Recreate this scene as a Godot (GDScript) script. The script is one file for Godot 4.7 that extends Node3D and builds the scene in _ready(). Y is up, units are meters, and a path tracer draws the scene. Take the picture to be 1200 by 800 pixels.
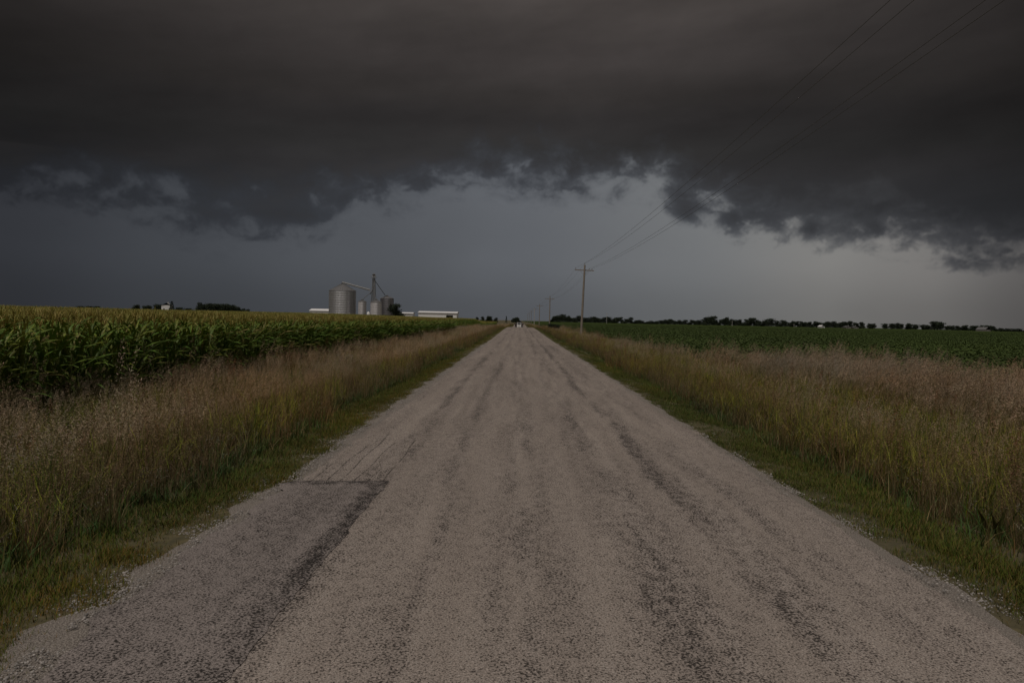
extends Node3D
# A gravelled country road under a storm shelf: corn on one side, beans on the other.

const LENS := 933.0            # focal length in pixels of the 1200 x 800 photograph
var cam: Camera3D
var rng := RandomNumberGenerator.new()
var used := {}
var M := {}
var n_soft := FastNoiseLite.new()
var n_fine := FastNoiseLite.new()
var n_grain := FastNoiseLite.new()

# ------------------------------------------------------------------ naming
func numbered(called: String) -> String:
	var k: int = used.get(called, 0)
	used[called] = k + 1
	return called if k == 0 else "%s_%03d" % [called, k]

func tag(o: Node, label: String, category := "", group := "", kind := "") -> Node:
	o.set_meta("label", label)
	if category != "": o.set_meta("category", category)
	if group != "": o.set_meta("group", group)
	if kind != "": o.set_meta("kind", kind)
	return o

func thing(called: String, label: String, category: String, where := Vector3.ZERO, turn := 0.0, group := "") -> Node3D:
	var o := Node3D.new()
	o.name = numbered(called)
	add_child(o, true)
	o.position = where
	o.rotation.y = turn
	tag(o, label, category, group)
	return o

func part(called: String, mesh: Mesh, mat: Material, parent: Node, at := Transform3D()) -> MeshInstance3D:
	var o := MeshInstance3D.new()
	o.name = numbered(called) if parent == self else called
	o.mesh = mesh
	o.material_override = mat
	o.transform = at
	parent.add_child(o, true)
	return o

func setting(called: String, mesh: Mesh, mat: Material, label: String, category: String, kind := "structure") -> MeshInstance3D:
	var o := part(called, mesh, mat, self)
	tag(o, label, category, "", kind)
	return o

func scatter(called: String, label: String, category: String, mesh: Mesh, mat: Material, at: Array, tint: PackedColorArray) -> MultiMeshInstance3D:
	var mm := MultiMesh.new()
	mm.transform_format = MultiMesh.TRANSFORM_3D
	mm.use_colors = true
	mm.mesh = mesh
	mm.instance_count = at.size()
	for i in at.size():
		mm.set_instance_transform(i, at[i])
		mm.set_instance_color(i, tint[i])
	var o := MultiMeshInstance3D.new()
	o.name = numbered(called)
	o.multimesh = mm
	o.material_override = mat
	add_child(o, true)
	tag(o, label, category, "", "stuff")
	return o

# ------------------------------------------------------------------ mesh collecting
class Shape:
	var v := PackedVector3Array()
	var n := PackedVector3Array()
	var c := PackedColorArray()
	var t := PackedVector2Array()
	var t2 := PackedVector2Array()
	var i := PackedInt32Array()
	func tri(a: int, b: int, d: int) -> void:
		i.append(a); i.append(b); i.append(d)
	func put(p: Vector3, nn: Vector3, col := Color.WHITE) -> int:
		v.append(p); n.append(nn); c.append(col)
		return v.size() - 1
	func quad(a: Vector3, b: Vector3, d: Vector3, e: Vector3, col := Color.WHITE) -> void:
		var nn := (d - a).cross(b - a).normalized()
		var k := put(a, nn, col)
		put(b, nn, col); put(d, nn, col); put(e, nn, col)
		tri(k, k + 1, k + 2); tri(k, k + 2, k + 3)
	func box(lo: Vector3, hi: Vector3, col := Color.WHITE) -> void:
		var x0 := lo.x; var y0 := lo.y; var z0 := lo.z
		var x1 := hi.x; var y1 := hi.y; var z1 := hi.z
		quad(Vector3(x0, y0, z1), Vector3(x0, y1, z1), Vector3(x1, y1, z1), Vector3(x1, y0, z1), col)
		quad(Vector3(x1, y0, z0), Vector3(x1, y1, z0), Vector3(x0, y1, z0), Vector3(x0, y0, z0), col)
		quad(Vector3(x0, y0, z0), Vector3(x0, y1, z0), Vector3(x0, y1, z1), Vector3(x0, y0, z1), col)
		quad(Vector3(x1, y0, z1), Vector3(x1, y1, z1), Vector3(x1, y1, z0), Vector3(x1, y0, z0), col)
		quad(Vector3(x0, y1, z1), Vector3(x0, y1, z0), Vector3(x1, y1, z0), Vector3(x1, y1, z1), col)
		quad(Vector3(x0, y0, z0), Vector3(x0, y0, z1), Vector3(x1, y0, z1), Vector3(x1, y0, z0), col)
	func tube(a: Vector3, b: Vector3, ra: float, rb: float, sides := 6, col := Color.WHITE, cap := true) -> void:
		var d := (b - a).normalized()
		var side := d.cross(Vector3.UP if absf(d.y) < 0.9 else Vector3.RIGHT).normalized()
		var up := side.cross(d)
		var k := v.size()
		for s in sides + 1:
			var q := TAU * s / sides
			var r := side * cos(q) + up * sin(q)
			put(a + r * ra, r, col); put(b + r * rb, r, col)
		for s in sides:
			var o := k + 2 * s
			tri(o, o + 2, o + 1); tri(o + 1, o + 2, o + 3)
		if cap:
			for e in 2:
				var m := put(a if e == 0 else b, -d if e == 0 else d, col)
				var f := v.size()
				for s in sides + 1:
					var q := TAU * s / sides
					put((a if e == 0 else b) + (side * cos(q) + up * sin(q)) * (ra if e == 0 else rb), -d if e == 0 else d, col)
				for s in sides:
					if e == 0: tri(m, f + s + 1, f + s)
					else: tri(m, f + s, f + s + 1)
	func lathe(profile: Array, sides: int, col := Color.WHITE) -> void:
		var k := v.size()
		for j in profile.size():
			var p: Vector2 = profile[j]
			var q0: Vector2 = profile[maxi(j - 1, 0)]
			var q1: Vector2 = profile[mini(j + 1, profile.size() - 1)]
			var g := (q1 - q0).normalized()
			for s in sides + 1:
				var a := TAU * s / sides
				put(Vector3(cos(a) * p.x, p.y, sin(a) * p.x), Vector3(cos(a) * g.y, -g.x, sin(a) * g.y).normalized(), col)
		for j in profile.size() - 1:
			for s in sides:
				var a := k + j * (sides + 1) + s
				var b := a + sides + 1
				tri(a, a + 1, b); tri(a + 1, b + 1, b)
	# a strip along points, flat across the given sides, half-widths per point
	func strip(pts: Array, sides_: Array, half: Array, cols: Array) -> void:
		var k := v.size()
		var turned := 0                              # faces and normals look the same way
		for j in pts.size():
			var d: Vector3 = pts[mini(j + 1, pts.size() - 1)] - pts[maxi(j - 1, 0)]
			var s: Vector3 = sides_[j]
			var nn := s.cross(d).normalized()
			if turned == 0: turned = -1 if nn.y < 0.0 else 1
			nn *= turned
			put(pts[j] - s * half[j], (nn - s * 0.35).normalized(), cols[j])
			put(pts[j] + s * half[j], (nn + s * 0.35).normalized(), cols[j])
		for j in pts.size() - 1:
			var a := k + 2 * j
			if turned > 0:
				tri(a, a + 2, a + 1); tri(a + 1, a + 2, a + 3)
			else:
				tri(a, a + 1, a + 2); tri(a + 1, a + 3, a + 2)
	func add(o: Shape, x: Transform3D) -> void:
		var k := v.size()
		var b := x.basis.orthonormalized()
		for j in o.v.size():
			v.append(x * o.v[j]); n.append(b * o.n[j]); c.append(o.c[j])
		for j in o.i:
			i.append(j + k)
	func mesh() -> ArrayMesh:
		var a := []
		a.resize(Mesh.ARRAY_MAX)
		a[Mesh.ARRAY_VERTEX] = v
		a[Mesh.ARRAY_NORMAL] = n
		a[Mesh.ARRAY_COLOR] = c
		if t.size() == v.size(): a[Mesh.ARRAY_TEX_UV] = t
		if t2.size() == v.size(): a[Mesh.ARRAY_TEX_UV2] = t2
		a[Mesh.ARRAY_INDEX] = i
		var m := ArrayMesh.new()
		m.add_surface_from_arrays(Mesh.PRIMITIVE_TRIANGLES, a)
		return m

# ------------------------------------------------------------------ small helpers
func rnd(a: float, b: float) -> float:
	return rng.randf_range(a, b)

func lin(r: float, g: float, b: float) -> Color:
	return Color(r, g, b)

func paint(called: String, albedo: Color, rough := 0.9, metal := 0.0) -> StandardMaterial3D:
	var m := StandardMaterial3D.new()
	m.resource_name = called
	m.albedo_color = albedo.linear_to_srgb()
	m.roughness = rough
	m.metallic = metal
	return m

func leafy(called: String, rough := 0.75, through := 0.35) -> StandardMaterial3D:
	var m := paint(called, Color.WHITE, rough)
	m.vertex_color_use_as_albedo = true
	m.metallic_specular = 0.3
	m.backlight_enabled = true
	m.backlight = Color(through, through, through * 0.7)
	m.cull_mode = BaseMaterial3D.CULL_DISABLED
	return m

func noise_map(freq: float, octaves: int, a: Color, b: Color, size := 512, seed_ := 1, kind := FastNoiseLite.TYPE_SIMPLEX_SMOOTH) -> NoiseTexture2D:
	var n := FastNoiseLite.new()
	n.noise_type = kind
	n.seed = seed_
	n.frequency = freq
	n.fractal_octaves = octaves
	var t := NoiseTexture2D.new()
	t.width = size
	t.height = size
	t.seamless = true
	t.noise = n
	var g := Gradient.new()
	g.set_color(0, a.linear_to_srgb())
	g.set_color(1, b.linear_to_srgb())
	t.color_ramp = g
	return t

func ray(px: float, py: float) -> Vector3:
	return cam.basis * Vector3((px - 600.0) / LENS, (400.0 - py) / LENS, -1.0)

func at(px: float, py: float, away: float) -> Vector3:       # the point seen there at that distance along the road
	var d := ray(px, py)
	return cam.position + d * (away / -d.z)

func on_ground(px: float, away: float) -> Vector3:
	var p := at(px, 375.0, away)
	p.y = ground_y(p.x, p.z)
	return p

func bend(pts: Array, x: float) -> float:                    # piecewise linear
	for j in range(1, pts.size()):
		if x <= pts[j].x:
			var p: Vector2 = pts[j - 1]
			var q: Vector2 = pts[j]
			return lerpf(p.y, q.y, clampf((x - p.x) / (q.x - p.x), 0.0, 1.0))
	return pts[-1].y

# ------------------------------------------------------------------ lie of the land
const ROAD_L := -2.42
const ROAD_R := 2.98
const CROSS := [Vector2(-8.6, -0.22), Vector2(-7.6, -0.36), Vector2(-6.3, -0.55), Vector2(-5.0, -0.42), Vector2(-3.6, -0.13), Vector2(-2.75, -0.045), Vector2(-2.3, -0.04),
	Vector2(2.85, -0.04), Vector2(3.3, -0.045), Vector2(4.2, -0.13), Vector2(5.6, -0.36), Vector2(7.0, -0.5), Vector2(8.6, -0.42), Vector2(10.5, -0.3), Vector2(12.5, -0.2)]

func road_lift(z: float) -> float:
	var d := -z
	return 0.28 * smoothstep(60.0, 165.0, d) - 1.05 * smoothstep(166.0, 212.0, d) + 0.3 * smoothstep(240.0, 420.0, d)

func ground_y(x: float, z: float) -> float:
	var y := bend(CROSS, x)
	y += road_lift(z) * exp(-x * x / 1200.0)
	y += 0.42 * smoothstep(9.5, 48.0, -x) + 0.5 * smoothstep(70.0, 260.0, -z) * smoothstep(9.5, 40.0, -x)
	return y

func road_y(x: float, z: float) -> float:
	var u := (x - 0.28) / 2.7
	return 0.035 * (1.0 - u * u) + road_lift(z) * exp(-x * x / 1200.0)

# ------------------------------------------------------------------ sky: a storm shelf over rain, paler cloud above and behind (degrees right of the road, degrees up)
const BASE := [Vector2(-180, 5.0), Vector2(-60, 6.0), Vector2(-33.3, 7.0), Vector2(-28.7, 7.6), Vector2(-23.8, 7.0), Vector2(-16.7, 6.9), Vector2(-13, 8.0), Vector2(-9, 8.9), Vector2(-5.6, 9.9), Vector2(0.5, 10.0), Vector2(5.4, 9.9), Vector2(10.2, 9.1), Vector2(16, 7.2), Vector2(20.4, 6.6), Vector2(25, 6.0), Vector2(28.5, 5.0), Vector2(32, 4.0), Vector2(60, 4.5), Vector2(180, 5.0)]
const SCUD := [[-31.5, 6.9, 1.2, 0.4, 1.2], [-21.5, 6.6, 1.4, 0.45, 1.4], [-12.5, 8.0, 0.8, 0.5, 0.9], [6.8, 9.0, 0.6, 0.5, 1.2], [14.5, 7.3, 0.8, 0.5, 0.9], [23.0, 6.0, 1.0, 0.4, 0.8], [2.0, 8.7, 1.1, 0.8, 2.0], [4.4, 8.9, 0.9, 0.6, 1.5], [-18.5, 7.0, 1.2, 0.5, 1.0], [-28.0, 7.0, 0.8, 0.35, 1.3], [11.5, 7.9, 1.2, 1.0, 3.0], [16.6, 7.4, 2.2, 0.6, 1.0], [19.8, 6.5, 0.7, 0.6, 2.0], [29.3, 4.3, 1.4, 0.8, 2.0], [-16.0, 6.7, 2.4, 0.6, 1.5], [-26.0, 7.0, 1.3, 0.4, 1.0], [25.2, 4.3, 1.5, 0.28, 1.3], [-10.5, 8.7, 1.0, 0.8, 0.9], [-6.5, 9.4, 0.8, 0.6, 0.8],
	[-23.8, 8.4, 2.0, 0.8, -1.8], [-30.2, 8.1, 1.5, 0.45, -1.2], [-20.0, 8.0, 0.8, 0.4, -1.0], [13.9, 8.8, 0.9, 0.5, -1.4], [7.8, 9.8, 2.4, 0.6, -0.9], [-3.0, 10.2, 3.0, 0.5, -0.7], [26.5, 5.2, 1.6, 0.5, -1.0]]
var n_cloud := FastNoiseLite.new()
var n_wisp := FastNoiseLite.new()

func ramp(keys: Array, x: float) -> Vector3:          # keys: [x, r, g, b] in display values
	for j in range(1, keys.size()):
		if x <= keys[j][0]:
			var p: Array = keys[j - 1]
			var q: Array = keys[j]
			var f := clampf((x - p[0]) / (q[0] - p[0]), 0.0, 1.0)
			f = f * f * (3.0 - 2.0 * f) * 0.5 + f * 0.5
			return Vector3(p[1], p[2], p[3]).lerp(Vector3(q[1], q[2], q[3]), f)
	var e: Array = keys[-1]
	return Vector3(e[1], e[2], e[3])

const RAIN := [[-180, 146, 141, 136], [-130, 104, 102, 101], [-95, 62, 63, 66], [-40, 50, 52, 57], [-33, 52, 54, 59], [-24, 66, 69, 74], [-12, 81, 84, 89], [0, 94, 97, 102], [12, 111, 113, 115], [21, 127, 126, 124], [27, 120, 118, 116], [33, 94, 92, 91], [40, 78, 77, 78], [95, 72, 72, 74], [130, 106, 104, 102], [180, 146, 141, 136]]
const SHELF := [[3, 58, 59, 63], [7, 56, 57, 60], [9, 53, 53, 55], [10.5, 50, 49, 50], [12, 47, 46, 46], [13.8, 47, 45, 45], [15.6, 51, 48, 47], [18, 60, 56, 55], [22, 71, 66, 64], [35, 104, 99, 96], [60, 140, 135, 131], [90, 152, 147, 143]]
const SIDE := [Vector2(-180, 1.0), Vector2(-130, 0.95), Vector2(-95, 0.74), Vector2(-40, 0.66), Vector2(-33, 0.66), Vector2(-28, 0.74), Vector2(-20, 0.87), Vector2(-10, 0.96), Vector2(0, 1.0), Vector2(8, 1.0), Vector2(16, 0.93), Vector2(24, 0.86), Vector2(30, 0.74), Vector2(33, 0.66), Vector2(40, 0.62), Vector2(95, 0.72), Vector2(130, 0.95), Vector2(180, 1.0)]

func sky_at(az: float, el: float) -> Color:
	var x := deg_to_rad(az)
	var q := Vector3(sin(x), 0.0, -cos(x)) * 57.3           # wraps round without a seam
	q.y = el * 1.7
	var w1 := n_cloud.get_noise_3dv(q)
	var w2 := n_wisp.get_noise_3dv(q + Vector3(0, w1 * 1.5, 0))
	var edge := el - bend(BASE, az) + 2.3 * w1 + 1.5 * w2
	for s in SCUD:
		var dx: float = (az - s[0]) / s[2]
		var dy: float = (el - s[1]) / s[3]
		var r := dx * dx + dy * dy
		if r < 5.0: edge += s[4] * exp(-r)
	var fuzz := lerpf(2.8, 1.7, smoothstep(4.0, 15.0, az))     # rain blurs the fringe except over the open field
	var m := 0.62 * smoothstep(-fuzz, fuzz * 0.9, edge - 0.2) + 0.38 * smoothstep(-0.9, 1.1, edge + 1.1 * w2)
	m = minf(1.0, m + 0.15 * w2 * m * (1.0 - m) * 4.0)
	var w3 := n_cloud.get_noise_3dv(Vector3(q.x * 0.55 + el * 0.8, el * 3.2 - az * 0.5, q.z * 0.55))   # faint slanting streaks in the shelf
	var c := ramp(RAIN, az)
	c *= 1.0 - 0.13 * (1.0 - smoothstep(0.0, 4.5, el)) + 0.05 * smoothstep(5.0, 10.0, el) + 0.03 * w1
	var d := ramp(SHELF, el - 0.5 * w1)
	var low := smoothstep(3.6, 0.0, edge)                    # torn, bluer lower fringe
	d *= lerpf(bend(SIDE, az), 1.0, smoothstep(25.0, 62.0, el)) * (1.0 + (0.035 + 0.06 * low) * w1 + (0.03 + 0.07 * low) * w2 + 0.15 * w3)
	d = d.lerp(ramp(RAIN, az) * Vector3(0.60, 0.62, 0.66), low * 0.7)
	c = c.lerp(d, m)
	var back := smoothstep(95.0, 155.0, absf(az)) * (1.0 - smoothstep(50.0, 85.0, el))
	c = c.lerp(Vector3(138, 134, 130) * (1.0 + 0.06 * w1), back)
	if el < 0.0: c = ramp(RAIN, az) * 0.85
	return Color(c.x / 255.0, c.y / 255.0, c.z / 255.0).srgb_to_linear()

func make_sky() -> Sky:
	n_cloud.seed = 11; n_cloud.frequency = 0.075; n_cloud.fractal_octaves = 5; n_cloud.fractal_gain = 0.52; n_cloud.noise_type = FastNoiseLite.TYPE_SIMPLEX_SMOOTH
	n_wisp.seed = 5; n_wisp.frequency = 0.33; n_wisp.fractal_octaves = 5; n_wisp.fractal_gain = 0.55; n_wisp.noise_type = FastNoiseLite.TYPE_SIMPLEX
	n_wisp.domain_warp_enabled = true; n_wisp.domain_warp_amplitude = 1.6; n_wisp.domain_warp_frequency = 0.25
	const W := 4096
	const H := 2048
	var im := Image.create(512, 256, false, Image.FORMAT_RGBF)
	for y in 256:
		for x in 512:
			im.set_pixel(x, y, sky_at(wrapf((x + 0.5) * 360.0 / 512.0, -180.0, 180.0), 90.0 - (y + 0.5) * 180.0 / 256.0))
	im.resize(W, H, Image.INTERPOLATE_BILINEAR)
	for y in range(int((90.0 - 30.0) / 180.0 * H), int((90.0 + 1.0) / 180.0 * H)):      # the storm side in full detail
		for k in range(-500, 501):
			im.set_pixel(posmod(k, W), y, sky_at((k + 0.5) * 360.0 / W, 90.0 - (y + 0.5) * 180.0 / H))
	var p := PanoramaSkyMaterial.new()
	p.panorama = ImageTexture.create_from_image(im)
	var s := Sky.new()
	s.sky_material = p
	return s

func set_view() -> void:
	cam = Camera3D.new()
	cam.name = "camera"
	cam.position = Vector3(0, 1.75, 0)
	cam.rotation_degrees = Vector3(-1.53, 0.49, 1.2)
	cam.fov = rad_to_deg(2.0 * atan(400.0 / LENS))
	cam.near = 0.1
	cam.far = 8000.0
	add_child(cam)
	cam.current = true
	var env := Environment.new()
	env.background_mode = Environment.BG_SKY
	env.sky = make_sky()
	env.tonemap_mode = Environment.TONE_MAPPER_LINEAR
	env.tonemap_exposure = 1.0
	env.ambient_light_source = Environment.AMBIENT_SOURCE_SKY
	env.sdfgi_enabled = true
	env.ssao_enabled = true
	env.ssil_enabled = true
	var we := WorldEnvironment.new()
	we.name = "environment"
	we.environment = env
	add_child(we)
	var sun := DirectionalLight3D.new()
	sun.name = "sun"
	sun.light_energy = 0.46
	sun.light_color = Color(1.0, 0.965, 0.925)
	sun.light_angular_distance = 14.0
	sun.shadow_enabled = true
	sun.rotation_degrees = Vector3(-64, -30, 0)      # veiled, behind the left shoulder
	add_child(sun)

# ------------------------------------------------------------------ ground and road
func sheet(xs: Array, zs: Array, height: Callable, col := Color.WHITE) -> Shape:
	var s := Shape.new()
	for z in zs:
		for x in xs:
			var e := 0.05
			var y: float = height.call(x, z)
			var nn := Vector3(y - height.call(x + e, z), e, y - height.call(x, z + e)).normalized()
			s.put(Vector3(x, y, z), nn, col)
	var w := xs.size()
	for j in zs.size() - 1:
		for k in w - 1:
			var a := j * w + k
			s.tri(a, a + w, a + 1); s.tri(a + 1, a + w, a + w + 1)       # zs run away from the camera
	return s

func spread(from: float, to: float, first: float, grow: float) -> Array:
	var out := [from]
	var step := first
	while absf(out[-1] - to) > step * 1.2:
		out.append(out[-1] + step * signf(to - from))
		step *= grow
	out.append(to)
	return out

func build_ground() -> void:
	var xs := [-3500.0, -1500.0, -700.0, -350.0, -200.0, -130.0, -100.0, -75.0, -50.0, -35.0, -24.0, -16.0, -12.0, -10.0, -8.6, -8.1, -7.6, -6.9, -6.3, -5.6, -5.0, -4.3, -3.6, -3.2, -2.75, -2.3, -1.0, 0.3, 1.6, 2.85, 3.3, 3.7, 4.2, 4.9, 5.6, 6.3, 7.0, 7.8, 8.6, 9.5, 10.5, 11.5, 12.5, 16.0, 24.0, 40.0, 70.0, 120.0, 250.0, 600.0, 1500.0, 3500.0]
	var zs := spread(25.0, -4000.0, 1.5, 1.03)
	var h := func(x: float, z: float) -> float:
		return ground_y(x, z) + (0.05 * n_soft.get_noise_2d(x * 9.0, z * 9.0) if absf(x) > 3.3 else 0.0)
	var m := paint("thatch_soil", Color.WHITE, 1.0)
	m.albedo_texture = noise_map(0.03, 5, lin(0.045, 0.04, 0.018), lin(0.13, 0.105, 0.05), 512, 3)
	m.uv1_triplanar = true
	m.uv1_world_triplanar = true
	m.uv1_scale = Vector3(0.5, 0.5, 0.5)
	setting("ground", sheet(xs, zs, h).mesh(), m, "brown thatch and soil under the grass and crops", "ground")

const TRACKS := [[-1.5, 0.16, 0.62], [-0.72, 0.15, 0.35], [0.02, 0.17, 0.48], [0.95, 0.26, 0.48], [1.56, 0.12, 1.1], [2.1, 0.35, 0.4], [-2.15, 0.2, 0.2]]

# Share of bitumen showing between the chips, 0 to 1: worn bands along the road, in broken patches.
func bare(x: float, z: float) -> float:
	var along := 0.6 * n_soft.get_noise_2d(x * 42.0, z * 1.5) + 0.6 * n_soft.get_noise_2d(x * 70.0 + 20.0, z * 9.0)
	var wide := n_soft.get_noise_2d(x * 9.0 + 300.0, z * 0.7)
	var b := 0.0
	var sway := 0.13 * n_soft.get_noise_2d(40.0, z * 1.6) + 0.06 * n_soft.get_noise_2d(x * 8.0, z * 6.0)
	for t in TRACKS:
		var d: float = (x - t[0] - sway) / t[1]
		if absf(d) < 2.6: b += t[2] * exp(-d * d)
	return clampf(b * (0.58 + 1.2 * along + 0.5 * wide) + 0.20 + 0.14 * wide + 0.34 * along, 0.0, 1.05)

# The repair patch is a later, greyer seal; its tar shows along the joint and the far end.
func bare_patch(x: float, z: float) -> float:
	var along := n_soft.get_noise_2d(x * 34.0 + 50.0, z * 9.0)
	var joint := (x + 1.43 + 0.04 * n_fine.get_noise_2d(z * 5.0, 8.0)) / 0.10
	var end := (z + 8.26 - 0.03 * n_fine.get_noise_2d(x * 9.0, 8.0)) / 0.10
	return clampf(0.44 + 0.4 * along + 0.9 * exp(-joint * joint) * (0.85 + 0.6 * along) + 1.1 * exp(-end * end) - 0.25 * smoothstep(-2.0, -2.4, x), 0.0, 1.3)

const ROAD_X0 := -3.0
const ROAD_X1 := 3.5
var road_jobs := {}

func road_row(y: int, key: int) -> void:
	var job: Dictionary = road_jobs[key]
	var w: int = job.w
	var row := PackedByteArray()
	row.resize(w * 3)
	var z: float = lerpf(job.z0, job.z1, (y + 0.5) / job.h)
	var soft: float = job.soft
	var x0: float = job.x0
	var x1: float = job.x1
	var patch: bool = job.patch
	var b := 0.0
	var tone := 0.0
	var clump := 0.0
	for x in w:
		var wx := lerpf(x0, x1, (x + 0.5) / w)
		if x % 4 == 0:
			b = bare_patch(wx, z) if patch else bare(wx, z)
			clump = 0.30 * n_fine.get_noise_2d(wx * 26.0, z * 17.0) + 0.16 * n_fine.get_noise_2d(wx * 70.0 + 9.0, z * 55.0)
			tone = 1.0 + 0.12 * n_soft.get_noise_2d(wx * 60.0 + 7.0, z * 2.0) + 0.07 * n_soft.get_noise_2d(wx * 12.0 + 90.0, z * 4.0)
		var g := n_grain.get_noise_2d(wx, z)                          # chips, about -1 to 1
		var k := n_grain.get_noise_2d(wx * 2.2 + 31.0, z * 2.2)
		var tar := smoothstep(0.43 - soft, 0.43 + soft, g * 0.80 + k * 0.42 + b * 0.42 + clump * (0.5 + 0.9 * b))
		var v := tone * (1.0 + 0.55 * k + 0.25 * g) * lerpf(1.08, 0.13, tar)
		var cool := 0.62 if patch else 0.28 * b                        # the bare bands are greyer than the dusty chips
		if patch: v *= 0.85
		row[x * 3] = int(clampf(v * (0.81 - 0.09 * cool), 0.0, 1.0) ** 0.4545 * 255.0)
		row[x * 3 + 1] = int(clampf(v * (0.77 - 0.06 * cool), 0.0, 1.0) ** 0.4545 * 255.0)
		row[x * 3 + 2] = int(clampf(v * (0.735 + 0.01 * cool), 0.0, 1.0) ** 0.4545 * 255.0)
	# scraper marks that end at the patch
	if not patch and z < -8.25 and z > -13.0:
		for j in 7:
			var end := 8.9 + 3.0 * absf(sin(j * 2.3 + 1.0))
			if -z > end: continue
			var mx := -2.33 + j * 0.155 + 0.012 * sin(z * 3.0 + j) + 0.012 * (-z - 8.3) * sin(j * 1.7)
			var mid := int((mx - x0) / (x1 - x0) * w)
			var half := maxi(1, int(0.010 / (x1 - x0) * w + 0.5))
			if n_grain.get_noise_2d(mx * 0.3 + j * 9.0, z * 0.25) < -0.25: continue
			for x in range(mid - half, mid + half):
				for q in 3: row[x * 3 + q] = int(row[x * 3 + q] * 0.66)
	job.rows[y] = row

func road_picture(key: int, w: int, h: int, z0: float, z1: float, soft: float, x0 := ROAD_X0, x1 := ROAD_X1, patch := false) -> ImageTexture:
	var rows := []
	rows.resize(h)
	road_jobs[key] = {"w": w, "h": h, "z0": z0, "z1": z1, "soft": soft, "rows": rows, "x0": x0, "x1": x1, "patch": patch}
	var id := WorkerThreadPool.add_group_task(road_row.bind(key), h)
	WorkerThreadPool.wait_for_group_task_completion(id)
	var all := PackedByteArray()
	for r in rows: all.append_array(r)
	road_jobs.erase(key)
	return ImageTexture.create_from_image(Image.create_from_data(w, h, false, Image.FORMAT_RGB8, all))

func chip_height(size: int, seed_: int) -> NoiseTexture2D:
	return noise_map(0.2, 2, Color(0, 0, 0), Color(1, 1, 1), size, seed_, FastNoiseLite.TYPE_CELLULAR)

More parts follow.
